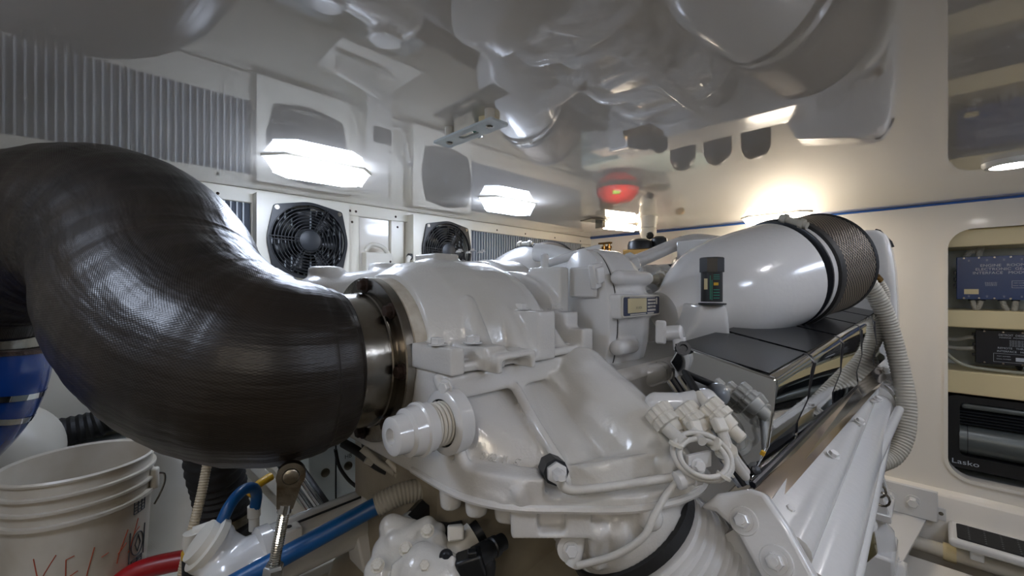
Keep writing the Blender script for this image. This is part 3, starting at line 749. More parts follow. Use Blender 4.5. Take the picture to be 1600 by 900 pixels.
# spigots under the rim, pocketed block, outlet neck
for px, dd in ((700, .62), (742, .60), (790, .585)):
    q = at(px, 788, d=dd); b.cyl((q.x+.02, q.y+.02, ZR+.01), (q.x+.02, q.y+.02, ZR-.035), .019, .016, 16)
bx0, bx1 = .405, .50
A = at(798, 800, Z=ZR); B_ = at(925, 800, Z=ZR)
u = (B_-A).normalized(); nn = Vector((u.y, -u.x, 0)) if Vector((u.y, -u.x, 0)).dot(A) > 0 else Vector((-u.y, u.x, 0))
def blk(t0, t1, n0, n1, z0, z1):
    P = []
    for z in (z0, z1):
        for tt, n_ in ((t0, n0), (t1, n0), (t1, n1), (t0, n1)):
            q = A+u*tt+nn*n_; P.append((q.x, q.y, z))
    b.hull(P)
LN = (B_-A).length
blk(0, LN, .022, .10, ZR-.036, ZR+.005); blk(0, .036, .0, .03, ZR-.036, ZR+.005); blk(.074, LN, .0, .03, ZR-.036, ZR+.005); blk(0, LN, .0, .03, ZR-.036, ZR-.030)
b.tube(spline([(.605, .40, ZR+.02), (.600, .385, ZR-.02), (.598, .366, ZR-.045), (.610, .352, ZR-.072)], 4), [.122]*6+[.118, .114, .110, .107, .105, .103, .103], 40)
for px in (935, 968): q = at(px, 830, d=.58); b.chain([(*q, .016), (q.x+.01, q.y+.01, q.z-.05, .012)])
q = at(1015, 808, d=.575); b.ball(q, .018)
low = b.cast('lower_housing', CASTW, E, .0040, 3)
# raised casting letters on the sloping web
wn = at(780, 700, d=.60)
pa, pb, pc = at(735, 700, d=.615), at(820, 700, d=.605), at(760, 650, d=.635)
# edge bead of the rim
pts = [(x, y, ZR+.006) for x, y in plan[:10]]
MB().tube(spline(pts, 4), .0055, 8).build('rim_bead', CASTW, E)
SPR = Vector((.362, .500, -.193))
MB().lathe(SPR, (-1, 0, 0), [(-.02, .046), (.002, .046), (.005, .042), (.005, .034), (-.01, .034)], 32, cap=False).build('spring_seat', WHITE, E)
MB().lathe(SPR, (-1, 0, 0), [(-.012, .034), (.0, .034)], 32).build('spring_well', DARK, E)
bolt(E, (.366, .500, -.143), (-1, -.2, 0), .009, WHITE)
b = MB(); hp = [(SPR.x+.006-.040*i/120, SPR.y+.0285*math.cos(i*2*math.pi/20), SPR.z+.0285*math.sin(i*2*math.pi/20)) for i in range(121)]
b.tube(hp, .0030, 8); b.build('spring', PLASTW, E)
MB().cyl(SPR, SPR+Vector((-.036, 0, 0)), .020).build('spring_core', GREYF, E)
MB().lathe(SPR+Vector((-.028, 0, 0)), (-1, 0, 0), [(0, .034), (.010, .034), (.012, .037), (.017, .037), (.019, .034), (.034, .032), (.037, .026), (.055, .025), (.057, .022), (.057, .011), (.048, .010)], 36).build('regulator_knob', WHITE, E)
# sensor plug: black hex gasket, white hex nut
SP = at(868, 737, d=.568); sd = Vector((-.55, -.75, .15)).normalized()
MB().tube([SP+sd*-.03, SP+sd*.004], [.0175, .0175], 8).build('plug_seat', GREYF, E)
MB().tube([SP+sd*.002, SP+sd*.011], [.0145, .0145], 6).build('plug_hex', WHITE, E, bevel=.001)
MB().tube([SP+sd*.011, SP+sd*.028, SP+sd*.033], [.0085, .0085, .005], 6).build('plug_nut', WHITE, E)

BC = Vector((.612, .350, -.374)); BA = Vector((.40, -.38, -.83)).normalized()
# ---- black band, bellows and mounting plate below
MB().lathe(BC, BA, [(-.008, .102), (-.007, .1085), (.008, .1105), (.011, .104)], 48).build('black_band', RUBBER, E)
prof = [(0, .104)]
z = 0
for k in range(12):
    rr = .105+.0045*k
    prof += [(z+.003, rr+.006), (z+.009, rr+.007), (z+.012, rr)]; z += .0135 if k < 6 else .011
MB().lathe(BC+BA*.014, BA, prof+[(z+.02, prof[-1][1]), (z+.03, prof[-1][1]+.004)], 64).build('bellows', WHITE, E)
poly = [at(1092, 792, d=.78), at(1120, 768, d=.77), at(1176, 764, d=.735), at(1196, 778, d=.70), at(1228, 830, d=.66), at(1268, 905, d=.60), at(1300, 1000, d=.56), at(1160, 1010, d=.62), at(1130, 880, d=.70)]
x_pl = .775
def on_plate(px, py):
    v = at(px, py, d=1.0)          # the plate leans back: x = .775+.45*(z+.40)
    k = (.640+.145)/(v.x-.45*v.z); return v*k
pl = [on_plate(x, y) for x, y in ((1092, 792), (1120, 770), (1172, 763), (1194, 770), (1232, 826), (1276, 905), (1320, 1000), (1205, 1010), (1188, 900), (1150, 830), (1118, 800))]
PN = Vector((-1, 0, .45)).normalized()
b = MB(); b.prism(pl, (.026, 0, -.012)); b.build('mounting_plate', WHITE, E, bevel=.006, seg=3)
for px, py, r in ((1162, 814, .0098), (1213, 878, .0105)):
    q = on_plate(px, py); bolt(E, q+PN*.003, PN, r, WHITE, long=.8)
    MB().cyl(q+PN*.01, q+PN*.020, r*.55, seg=12).build('stud', WHITE, E)
    MB().lathe(q-PN*.002, PN, [(0, r*2.0), (.004, r*1.8)], 24).build('bolt_boss', WHITE, E)

# ---- compressor (turbocharger) housing
def sqz(m):
    c = Vector((.80, .47, 0)); out = []
    for p in m.v:
        q = Vector((p.x, TY+(p.y-TY)*.50, p.z))-c; out.append(RZ(-9) @ q + c)
    m.v = out; return m
TX0, TX1, TY, TZ, TR = .760, .93, .553, -.074, .163
b = MB()
b.lathe((TX0+.031, TY, TZ), (1, 0, 0), [(0, TR*.99), (.012, TR), (.085, TR*.985), (.118, TR*.88), (.135, TR*.66), (.15, TR*.5)], 48)
sqz(b)
b.box((.770, .456, -.064), (.936, .53, -.014))
b.chain([(.79, .475, .022, .016), (.915, .475, .022, .016)])
b.chain([(.78, .47, -.125, .017), (.84, .47, -.125, .017)])
b.chain([(.765, .50, -.205, .030), (.79, .455, -.194, .028), (.866, .425, -.184, .0235)])
b.hull([(.775, .50, -.16), (.775, .62, -.16), (.85, .50, -.16), (.85, .62, -.16), (.775, .50, -.235), (.85, .50, -.235), (.775, .62, -.235), (.85, .62, -.235)])
tb = b.cast('compressor_housing', WHITE, E, .0042, 3)
sqz(MB().lathe((TX0, TY, TZ), (1, 0, 0), [(0, TR*.94), (.003, TR*.985), (.0265, TR*.985)], 48)).build('bearing_housing', WHITE, E, smooth=40)
sqz(MB().lathe((TX0+.0265, TY, TZ), (1, 0, 0), [(0, TR*.975), (.0045, TR*.975)], 48)).build('joint_seam', DARK, E)
MB().lathe((TX1-.030, .555, -.105), (1, 0, 0), [(0, .085), (.016, .085)], 32).build('inlet_flange', GREYR, E, bevel=.002)
for p in ((.83, .50, -.1), ): pass
b = MB(); b.box((.752, .505, -.02), (.762, .575, .045)); b.build('v_band_latch', WHITE, E, bevel=.004)
b = MB(); b.box((.738, .497, .0), (.775, .512, .052), RY(-12)); b.box((.742, .492, .010), (.770, .500, .044), RY(-12)); b.build('lifting_clip', WHITE, E, bevel=.003)
q = Vector((.866, .425, -.184))
MB().lathe(q, (1, -.06, 0), [(0, .0245), (.006, .0245)], 6).build('outlet_hex', WHITE, E)
MB().lathe(q+Vector((.004, 0, 0)), (1, -.06, 0), [(0, .022), (.008, .024), (.022, .023), (.026, .020)], 24).build('outlet_cap', WHITE, E)
MB().lathe(q+Vector((.030, -.001, 0)), (1, -.06, 0), [(0, .021), (.012, .021), (.014, .018)], 6).build('outlet_plug', WHITE, E)
# data plate on the compressor
PM = frame((.853, .4545, -.0385), (1, .0, 0), (0, 0, 1))
pl_ = link('data_plate', holed_mesh(rrect(-.082, -.0225, .082, .0225, .006), [], .004, PM), PLASTW, E, 0)
me = holed_mesh(rrect(-.078, -.0195, .078, .0195, .004), [], .001, PM @ Matrix.Translation((0, 0, .0026))); link('plate_print', me, mat('plate_navy', (52, 58, 84), .4), pl_, 0)
def patch(x0, y0, x1, y1, m, nm):
    link(nm, holed_mesh([(x0*1.4, y0), (x1*1.4, y0), (x1*1.4, y1), (x0*1.4, y1)], [], .0008, PM @ Matrix.Translation((0, 0, .0035))), m, pl_, 0)
patch(-.045, -.014, .012, .0165, CREAM, 'cream_field')
for k in range(4): patch(.016, .010-.0075*k, .042, .0142-.0075*k, PLASTW, 'white_row')
patch(.015, -.0185, .036, -.0155, PLASTW, 'white_row'); patch(-.038, -.0185, .010, -.0160, PLASTW, 'white_row'); patch(-.04, .0175, .04, .0187, PLASTW, 'white_row'); patch(.044, .002, .048, .0165, PLASTW, 'white_row')
text('11101', .0075, GREYF, PM @ Matrix.Translation((-.018, -.004, .0042)), pl_, sx=1.5)
text('lllll llll\nllll lllll\nlll llllll', .0058, INK, PM @ Matrix.Translation((.041, .0015, .0042)), pl_, sx=1.4, name='fine_print')

# ---- rocker covers: chrome sided with dark tops (four sections), near bank and far bank
def lerp(a, c, t): return a+(c-a)*t
TN, TF = at(1213, 592, X=.735), at(1377, 489, X=1.93)
BN, BF = at(1172, 752, X=.735), at(1384, 560, X=1.93)
def cover_at(t):
    T, Bm = lerp(TN, TF, t), lerp(BN, BF, t)
    return T, Bm
cuts = [0, .19, .42, .64, .84, 1.0]
mirror = lambda p: Vector((p[0], 1.50-p[1], p[2]))
for side in (0, 1):
    f = (lambda p: Vector(p)) if side == 0 else mirror
    for i in range(len(cuts)-1):
        t0, t1 = cuts[i]+.007, cuts[i+1]-.007
        prof = []
        for t in (t0, t1):
            T, Bm = cover_at(t)
            m1 = lerp(T, Bm, .5)+Vector((0, -.006, 0)); m2 = lerp(T, Bm, .8)+Vector((0, .004, -.0))
            inn = T+Vector((0, .160, .034)); binn = Vector((T.x, T.y+.160, Bm.z+.06))
            prof.append([inn, T+Vector((0, .012, .003)), T+Vector((0, .003, -.001)), T+Vector((0, -.001, -.012)), m1, m2, Bm, binn])
        n = len(prof[0]); vs = [f(p) for pr in prof for p in pr]
        # sides chrome
        fs = [(k, k+1, k+1+n, k+n) for k in range(1, n-1)]+[(n-1, 0, n, n+n-1), tuple(range(n))[::-1], tuple(range(n, 2*n))]
        if side: fs = [q[::-1] for q in fs]
        c = MB().add(vs, fs).build('rocker_cover', CHROME, E, smooth=50)
        fs = [(0, 1, 1+n, n)]
        vs2 = [vs[0], vs[1], vs[1+n], vs[n]]
        tp = MB().add([v+Vector((0, 0, .001)) for v in vs2], [(0, 1, 2, 3)] if not side else [(3, 2, 1, 0)]).build('cover_top', CARBON, c, smooth=0)
        sol = tp.modifiers.new('s', 'SOLIDIFY'); sol.thickness = .002; sol.offset = 1
        if i in (1, 2, 3) and side == 0:
            mid = (vs[1]*.5+vs[1+n]*.5)+Vector((-.03, .035, .0065)); uu = (vs[1+n]-vs[1]).normalized(); vv = (vs[0]-vs[1]).normalized()
            text('mtu', .026, SILVER, frame(mid, uu, vv), c)
    # chrome bead strips between sections
    for t in cuts[1:-1]:
        T, Bm = cover_at(t)
        pth = [f(p) for p in (T+Vector((0, .165, .028)), T+Vector((0, .012, -.004)), T+Vector((0, .003, -.012)), lerp(T, Bm, .5)+Vector((0, .002, 0)), lerp(T, Bm, .8)+Vector((0, .012, 0)), Bm+Vector((0, .01, .01)))]
        MB().tube(pth, .0085, 8).build('cover_seam', INK, E)
        for o_ in (-.011, .011):
            MB().tube([p+Vector((o_, 0, 0)) for p in pth], .0045, 8).build('chrome_bead', CHROME, E)
# polished end panel facing aft
XE = .732
e0, e1, e2 = at(1062, 540, X=XE), at(1213, 592, X=XE), at(1172, 752, X=XE)
e3 = at(1046, 566, X=XE); e4 = at(1160, 742, X=XE)
eb = [at(1209, 640, X=XE), at(1200, 700, X=XE)]
b = MB(); pts = [e3, e4, e2, eb[1], eb[0], e1, e0]
b.prism([tuple(p) for p in pts], (.010, 0, 0)); b.build('end_panel', CHROME, E, smooth=0, bevel=.003, seg=3)
for off, m in ((0, CHROME), (-8, INK), (-15, CHROME)):
    MB().tube([at(1060+off, 588-off*.4, X=.722), at(1172+off, 756-off*.3, X=.722)], .0050, 8).build('edge_rail', m, E)
q = at(1067, 545, X=.725); MB().lathe(q, (-.7, -.5, .3), [(0, .012), (.006, .012), (.006, .007), (.002, .006)], 16).build('rail_bush', BLACKP, E)
q = at(1180, 735, X=.720); MB().lathe(q, (-.6, -.6, .5), [(0, .007), (.004, .0065), (.005, .003)], 12).build('rail_bush', BLACKP, E)
MB().box(at(1192, 708, d=.632)-Vector((.003, .003, .003)), at(1192, 708, d=.632)+Vector((.003, .003, .003)), RX(20)).build('yellow_tag', YELLOW, E, smooth=0)

# ---- polished heat shield strip under the covers
S0, S1 = at(1176, 762, d=.640), at(1206, 796, d=.605)
S2_, S3 = at(1372, 566, X=1.93), at(1386, 590, X=1.93)
b = MB(); b.prism([tuple(S0), tuple(S1), tuple(S3), tuple(S2_)], (0, .006, -.004)); b.build('heat_shield', SHIELD, E, smooth=0)
MB().tube([S0+Vector((0, 0, .004)), S2_+Vector((0, 0, .004))], .005, 8).build('shield_lip', INK, E)
# ---- exhaust manifold / cooler tube below
A0, A1 = Vector((.665, .120, -.363)), Vector((1.90, .140, -.352))
ax = (A1-A0).normalized(); side = Vector((0, 0, 1)).cross(ax).normalized(); upv = ax.cross(side)
prof2 = [(.050, .052), (.025, .036), (.016, .034), (.008, .033), (.0, .028), (-.005, .020), (-.007, .011), (-.005, .004), (-.001, .0), (-.004, -.003), (-.014, -.005), (-.026, -.011), (-.036, -.022), (-.041, -.036), (-.041, -.048), (-.038, -.055), (-.044, -.058), (-.047, -.064), (-.046, -.070), (-.03, -.09), (.05, -.12), (.10, 0)]
b = MB(); vs = []
for base in (A0-ax*.0, A1):
    vs += [base+side*(x)+upv*z for x, z in prof2]
n = len(prof2)
fs = [(k, (k+1) % n, (k+1) % n+n, k+n) for k in range(n)]+[tuple(range(n))[::-1], tuple(range(n, 2*n))]
b.add(vs, fs); bmf = b
o = b.build('coolant_manifold', WHITE, E, smooth=75)
MB().tube([A1+Vector((-.03, .02, -.04)), A1+Vector((0, .02, -.04)), A1+Vector((.05, .02, -.04)), A1+Vector((.07, .02, -.04))], [.068, .074, .074, .05], 32).build('manifold_end_cap', WHITE, E)
for k in range(5):
    t = .03+.235*k
    q = lerp(S1, S3, t)+Vector((0, -.012, -.010)); bolt(E, q, (-.15, -.45, .9), .0060 if k == 0 else .0085, WHITE)
    MB().box(q+Vector((-.010, -.004, -.010)), q+Vector((.010, .016, -.001))).build('bolt_lug', WHITE, E, bevel=.004)
MB().tube([at(1275, 915, d=.60), at(1405, 640, X=1.80)], .012, 12).build('lower_rail', WHITE, E)
# pump casting at the far end of the manifold
b = MB(); c = at(1372, 590, X=1.98)
b.chain([(c.x, c.y+.03, c.z+.03, .06), (c.x+.03, c.y+.0, c.z-.04, .062), (c.x+.02, c.y-.01, c.z-.09, .05)]); b.cyl((c.x-.05, c.y-.02, c.z-.01), (c.x+.05, c.y-.05, c.z-.03), .045); b.box((c.x-.02, c.y-.06, c.z-.09), (c.x+.06, c.y+.04, c.z-.06)); b.chain([(c.x-.08, c.y+.05, c.z+.05, .04), (c.x, c.y+.02, c.z+.03, .045)])
b.cast('pump_casting', CASTW, E, .006, 2)
for px, py in ((1383, 578), (1402, 612), (1366, 628)): bolt(E, at(px, py, X=1.92), (-1, -.5, .2), .010, WHITE)

# ---- white end of the engine behind the filter
b = MB()
EX = 2.02
sh = [(.115, .150), (.125, .190), (.15, .212), (.205, .215), (.235, .205), (.40, .17), (.46, .05), (.75, .05), (.75, -.35), (.12, -.35), (.095, -.22), (.098, -.05), (.105, .08)]
b.prism([(EX, y, z) for y, z in sh], (.14, 0, 0)); b.prism([(EX, 1.5-y, min(z, .0)) for y, z in sh], (.14, 0, 0))
b.box((EX-.2, .35, -.3), (EX, 1.15, .10))
b.cast('front_cover', WHITE, E, .008, 5)
MB().tube([(EX+.05, .158, .216), (EX+.07, .150, .214), (EX+.072, .118, .17), (EX+.072, .112, .15)], .004, 8).build('cover_gasket', DARK, E)
# ---- crankcase between the banks
b = MB(); b.box((.70, .42, -.60), (2.05, 1.10, -.16)); b.box((.95, .60, -.2), (2.0, .90, .02)); b.build('crankcase', WHITE, E, bevel=.02)
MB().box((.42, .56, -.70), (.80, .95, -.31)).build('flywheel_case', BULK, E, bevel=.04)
for k in range(5):
    MB().tube(spline([(1.0+.2*k, .52, -.02), (1.02+.2*k, .62, .05), (1.02+.2*k, .88, .05), (1.0+.2*k, .98, -.02)], 6), .020, 12).build('intake_runner', WHITE, E)
# far twin of the gear housing (its top shows in the ceiling's reflection)
b = MB(); b.box((.36, 1.0, -.30), (.70, 1.16, -.06)); b.chain([(.40, 1.08, -.04, .07), (.62, 1.08, -.02, .08)])
b.lathe((.43, 1.10, .0), (0, 0, 1), [(0, .045), (.055, .042)], 24); b.lathe((.60, 1.11, .0), (0, 0, 1), [(0, .05), (.07, .046)], 24)
b.lathe((.78, .90, -.07), (1, 0, 0), [(0, .15), (.11, .15), (.13, .10)], 36)
b.cast('far_gear_housing', CASTW, E, .007, 4)

# ---- pipes and fittings on top
MB().tube(spline([at(985, 411, d=1.28), at(1010, 402, d=1.30), at(1052, 384, d=1.36), at(1085, 375, d=1.42), at(1125, 378, d=1.5)], 8), [.021]*33, 16).build('crossover_pipe', WHITE, E)
q = at(992, 410, d=1.26); a_ = (at(1010, 402, d=1.30)-at(985, 411, d=1.28)).normalized()
MB().lathe(q-a_*.035, a_, [(0, .030), (.012, .034), (.03, .034), (.034, .028)], 6).build('pipe_nut', WHITE, E, bevel=.002)
MB().lathe(q-a_*.075, a_, [(0, .036), (.038, .036)], 24).build('pipe_collar', WHITE, E)
MB().tube(spline([at(846, 415, d=1.15), at(880, 404, d=1.14), at(905, 396, d=1.13), at(938, 388, d=1.12)], 8), .011, 12).build('thin_pipe', WHITE, E)
MB().tube(spline([at(838, 394, d=1.5), at(868, 398, d=1.46), at(905, 410, d=1.4), at(930, 404, d=1.35)], 8), .032, 16).build('far_pipe', WHITE, E)
MB().lathe(at(908, 404, d=1.38), a_, [(0, .034), (.018, .034)], 24, cap=False).build('hose_clamp', BLACKP, E)
b = MB(); q = at(1085, 404, d=1.28); b.box((q.x-.012, q.y-.05, q.z-.07), (q.x+.012, q.y+.05, q.z+.055)); b.build('bracket_plate', WHITE, E, bevel=.004)
for px, py in ((1020, 418), (1048, 417)):
    q = at(px, py, d=1.35); MB().box(q-Vector((.02, .02, .008)), q+Vector((.02, .02, .008))).build('small_clip', BLACKP, E, bevel=.003)
MB().tube([at(1000, 424, d=1.3), at(1075, 418, d=1.38)], .016, 12).build('fuel_rail', WHITE, E)
def ribbed_connector(p, d, s, parent=E, m=GREYR, nm='ribbed_connector', tail=True):
    p = Vector(p); d = Vector(d).normalized()
    o = MB().lathe(p, d, [(0, s*.8), (s*.12, s), (s*.75, s*1.0), (s*.8, s*.92), (s*.95, s*.92), (s*1.0, s*1.0), (s*1.45, s*1.0), (s*1.5, s*.8)], 48, shape=ribs(12, .09)).build(nm, m, parent, smooth=25)
    if tail: MB().lathe(p+d*(s*1.5), d, [(0, s*.72), (s*.7, s*.62), (s*.75, s*.46), (s*1.5, s*.42), (s*1.6, s*.3)], 20).build('connector_tail', m, o)
    return o
ribbed_connector(at(1046, 436, d=1.16), (-.75, .2, -.02), .024)
# three big connectors on the near side, and one behind the polished panel
for (px, py, dd, dv) in ((1024, 638, .655, (-.12, -.74, -.60)), (1064, 637, .65, (-.08, -.74, -.60)), (1102, 632, .645, (-.02, -.74, -.56))):
    ribbed_connector(at(px, py, d=dd), dv, .0215, m=PLASTW)
b = MB(); b.chain([(*at(1026, 632, d=.695), .020), (*at(1064, 630, d=.69), .017), (*at(1102, 626, d=.685), .020)]); b.build('connector_bridge', WHITE, E)
for px, py, dd in ((1124, 664, .60), (1086, 668, .605)):
    q = at(px, py, d=dd); MB().box(q-Vector((.0085, .007, .010)), q+Vector((.0085, .007, .010)), RZ(-30) @ RX(-35)).build('lever_connector', PLASTW, E, bevel=.003)
# elbow sender below the intake cone
q = at(1056, 520, d=.83)
MB().box(q+Vector((-.020, .012, -.022)), q+Vector((-.012, .034, .024))).build('sender_bracket', WHITE, E, bevel=.004)
MB().lathe(q, (.1, -.7, .1), [(-.02, .015), (.010, .015), (.013, .011)], 16).build('elbow_sender', WHITE, E)
MB().lathe(q+Vector((.003, -.005, -.008)), (.05, -.1, -1), [(0, .013), (.024, .013), (.026, .0105), (.036, .0095)], 16).build('elbow_leg', WHITE, E)
# engine foot
t_ = at(1365, 790, X=1.55)
b = MB()
fx, fy, fz = 1.93, .158, -.60
b.prism([(fx, fy-.045, -.78), (fx, fy+.10, -.78), (fx, fy+.10, -.50), (fx, fy+.03, -.50)], (.02, 0, 0)); b.prism([(fx+.13, fy-.045, -.78), (fx+.13, fy+.10, -.78), (fx+.13, fy+.10, -.50), (fx+.13, fy+.03, -.50)], (.02, 0, 0))
b.box((fx-.01, fy-.05, -.80), (fx+.16, fy+.12, -.775)); b.box((fx, fy+.07, -.79), (fx+.15, fy+.12, -.48)); b.build('mount_bracket', WHITE, E, bevel=.003)
M_ = thing('engine_mount', (fx+.07, fy+.03, -1.04), 'white bolted engine mount foot standing on the bearer near the far wall', 'engine mount')
MB().lathe((fx+.07, fy+.03, -.80), (0, 0, -1), [(0, .06), (.02, .072), (.03, .06), (.06, .085), (.12, .09)], 28).build('mount_body', WHITE, M_)
b = MB(); b.box((fx-.06, fy-.085, -1.04), (fx+.20, fy+.14, -1.005)); b.box((fx-.03, fy-.06, -1.005), (fx+.17, fy+.12, -.91)); b.build('mount_base', WHITE, M_, bevel=.01)
for x in (fx-.045, fx+.185): bolt(M_, (x, fy-.05, -1.005), (0, 0, 1), .013, WHITE)
bolt(E, (fx+.07, fy+.03, -.775), (0, 0, 1), .02, WHITE)

# ================================================================== AIR FILTERS
def air_filter(mir, label):
    f = (lambda p: Vector(p)) if not mir else mirror
    NK, C1, C2 = f((.955, .455, -.058)), f((1.280, .309, .031)), f((1.500, .249, .068))
    t = thing('air_filter', C1, label, 'air filter')
    ax1 = (C2-C1).normalized(); L2 = (C2-C1).length
    prof = [(0, .050), (.06, .056), (.12, .068), (.20, .090), (.30, .113), (.42, .128), (.56, .136), (.72, .1395), (.86, .1405), (1.0, .1405)]
    path = [NK.lerp(C1, k) for k, r in prof]; path[-1] = C1
    # last sections follow the filter's own axis
    MB().tube(path, [r for k, r in prof], 64).build('intake_cone', WHITE, t, smooth=60)
    MB().lathe(C1-ax1*.004, ax1, [(0, .1405), (.001, .144), (.007, .144), (.008, .1405)], 64).build('dark_ring', INK, t)
    MB().lathe(C1+ax1*.006, ax1, [(0, .142), (.022, .142)], 64).build('white_ring', WHITE, t)
    MB().lathe(C1+ax1*.026, ax1, [(0, .143), (.003, .1485), (.028, .1485), (.034, .144)], 64).build('rubber_band', RUBBER, t)
    MB().lathe(C1+ax1*.055, ax1, [(0, .1435), (L2-.055, .1435)], 72, cap=False).build('mesh_cylinder', MESHM, t)
    MB().lathe(C1+ax1*.05, ax1, [(0, .136), (L2-.05, .136)], 48).build('filter_core', DARK, t)
    MB().lathe(C2, ax1, [(-.004, .1445), (.006, .147), (.010, .143), (.012, .05)], 64).build('end_rim', RUBBER, t)
    # band clamps with worm screws
    up = Vector((0, 0, 1)); up = (up-ax1*up.dot(ax1)).normalized(); sd_ = ax1.cross(up)
    for ang in ((25, -140) if not mir else (0, 170)):
        a = math.radians(ang); rd = up*math.cos(a)+sd_*math.sin(a); tg = rd.cross(ax1)
        p = C1+ax1*.004+rd*.150
        MB().tube([p-tg*.030, p+tg*.030], .0085, 12).build('clamp_screw', GREYR, t)
        for k in (-1, 1):
            MB().lathe(p+tg*(.016*k), tg*k, [(0, .0135), (.010, .0135), (.011, .009), (.018, .009)], 6).build('clamp_nut', GREYR, t)
    return t, C1, ax1
AF, C1, AX1 = air_filter(False, 'near air filter, white intake cone ending in a dark mesh cylinder')
air_filter(True, 'far air filter of brown mesh showing only above the housing, before the slatted grille')
# flat saddle under the near cone, indicator shelf and restriction indicator
b = MB()
q0, q1, q2, q3 = at(1100, 505, d=.93), at(1142, 500, d=.93), at(1150, 520, d=.95), at(1078, 528, d=.95)
sd2 = at(1116, 476, d=.865)
rt_, fw_ = Vector((.7071, -.7071, 0)), Vector((.7071, .7071, 0)); Zz = Vector((0, 0, 1))
b.hull([sd2+rt_*s*.027+fw_*f_ for s in (-1, 1) for f_ in (0, .10)]+[sd2+rt_*s*.027+fw_*.002-Zz*.035 for s in (-1, 1)]+[sd2+rt_*s*.050+fw_*f_-Zz*.078 for s in (-1, 1) for f_ in (.03, .12)])
b.build('saddle', WHITE, AF, bevel=.006, seg=3, smooth=60)
IM = sd2+Vector((.0, .004, .0))
b = MB(); b.lathe(IM, (0, 0, 1), [(0, .0265), (.003, .0265)], 24); b.build('indicator_shelf', GREYF, AF)
ind = MB().lathe(IM+Vector((-.003, 0, .006)), (0, 0, 1), [(0, .0205), (.066, .0205)], 28).build('restriction_indicator', BLACKP, AF)
MB().lathe(IM+Vector((-.003, 0, .066)), (0, 0, 1), [(0, .0245), (.028, .0245), (.030, .022)], 8).build('indicator_cap', BLACKP, ind)
cdir = (-IM.normalized()); cdir.z = 0; cdir.normalize(); cr = Vector((-cdir.y, cdir.x, 0))
def on_ind(du, z, w_, h_, m, nm):
    a = du/.0205; nrm = cdir*math.cos(a)+cr*math.sin(a); tg = -cdir*math.sin(a)+cr*math.cos(a)
    c = IM+Vector((-.003, 0, 0))+nrm*.0208+Vector((0, 0, z))
    link(nm, holed_mesh([(-w_, -h_), (w_, -h_), (w_, h_), (-w_, h_)], [], .0008, frame(c, tg, (0, 0, 1))), m, ind, 0)
on_ind(-.011, .042, .0035, .011, CREAM, 'scale_window'); on_ind(.008, .042, .0045, .0028, YELLOW, 'yellow_window')
TEAL = mat('teal_print', (30, 130, 110), .5)
for k in range(3): on_ind(.009, .052+.004*k, .006, .0007, TEAL, 'teal_print')
for k in range(4): on_ind(.009, .014+.0055*k, .006, .0007, TEAL, 'teal_print')
on_ind(-.0025, .035, .0006, .024, TEAL, 'teal_print'); on_ind(.0005, .03, .0006, .02, TEAL, 'teal_print')
# ================================================================== EXHAUST ELBOW (lagged goose-neck)
t = thing('exhaust_elbow', (.362, YC, -.13), 'huge black fabric-lagged exhaust elbow arching over on the left, bolted to the white housing', 'exhaust pipe')
FC = Vector((.377, YC, -.13))
path = [(.306, .745, -.130, .122), (.295, .745, -.130, .130), (.272, .745, -.131, .139), (.226, .752, -.131, .149), (.186, .783, -.121, .155), (.146, .838, -.097, .159), (.116, .905, -.058, .162), (.101, .965, -.02, .164), (.092, 1.040, .040, .165), (.068, 1.115, .090, .166), (.026, 1.185, .118, .166), (-.032, 1.25, .118, .163), (-.092, 1.31, .095, .159), (-.148, 1.365, .050, .153), (-.182, 1.40, -.005, .146), (-.196, 1.415, -.06, .140)]
sp = spline(path, 10)
wr = []
for i, p in enumerate(sp):
    wr.append(p[3]*(1+.004*math.sin(i*.9)+.003*math.sin(i*2.3+1)))
b = MB(); b.tube([p[:3] for p in sp], wr, 128); b.build('lagging', LAG, t, smooth=180)
# stitched seam flap along the outside
MB().lathe(FC, (-1, 0, 0), [(.0, .146), (.002, .150), (.016, .150), (.018, .148), (.018, .122)], 72).build('steel_flange', STEEL, t)
MB().lathe(FC+Vector((-.018, 0, 0)), (-1, 0, 0), [(0, .121), (.066, .118)], 72, cap=False).build('collar', STEEL, t)
MB().lathe(FC+Vector((-.022, 0, 0)), (-1, 0, 0), [(0, .1215), (.003, .1225), (.006, .1195)], 72, cap=False).build('weld_bead', STEEL, t)
for k in range(8):
    a = 2*math.pi*(k+.05)/8
    bolt(t, FC+Vector((-.018, .135*math.cos(a), .135*math.sin(a))), (-1, 0, 0), .0100, RUST, long=.8)
e = Vector(path[-1][:3])
MB().lathe(e+Vector((0, 0, .01)), (-.10, .02, -1), [(0, .132), (.075, .132)], 64, cap=False).build('outlet_stub', STEEL, t)
t = thing('water_exhaust_hose', e-Vector((0, 0, .12)), 'shiny blue exhaust hose with silver band clamps at the left edge below the black elbow', 'hose')
hp = spline([(e.x-.005, e.y, e.z-.060, .148), (e.x-.012, e.y+.0, e.z-.12, .150), (e.x-.035, e.y-.0, e.z-.18, .150), (e.x-.09, e.y-.01, e.z-.235, .150), (e.x-.18, e.y-.02, e.z-.27, .150), (e.x-.32, e.y-.03, e.z-.285, .150)], 8)
MB().tube([p[:3] for p in hp], [p[3] for p in hp], 64).build('hose_wall', BLUEH, t)
MB().lathe((e.x-.005, e.y, e.z-.056), (-.1, 0, -1), [(0, .136), (.002, .149), (.010, .150)], 64, cap=False).build('brown_lip', RUST, t)
for i in (9, 13, 33, 36):
    p, q = Vector(hp[i][:3]), Vector(hp[i+1][:3])
    MB().lathe(p, q-p, [(0, .1515), (.012, .1515)], 64, cap=False).build('band_clamp', CHROME, t)

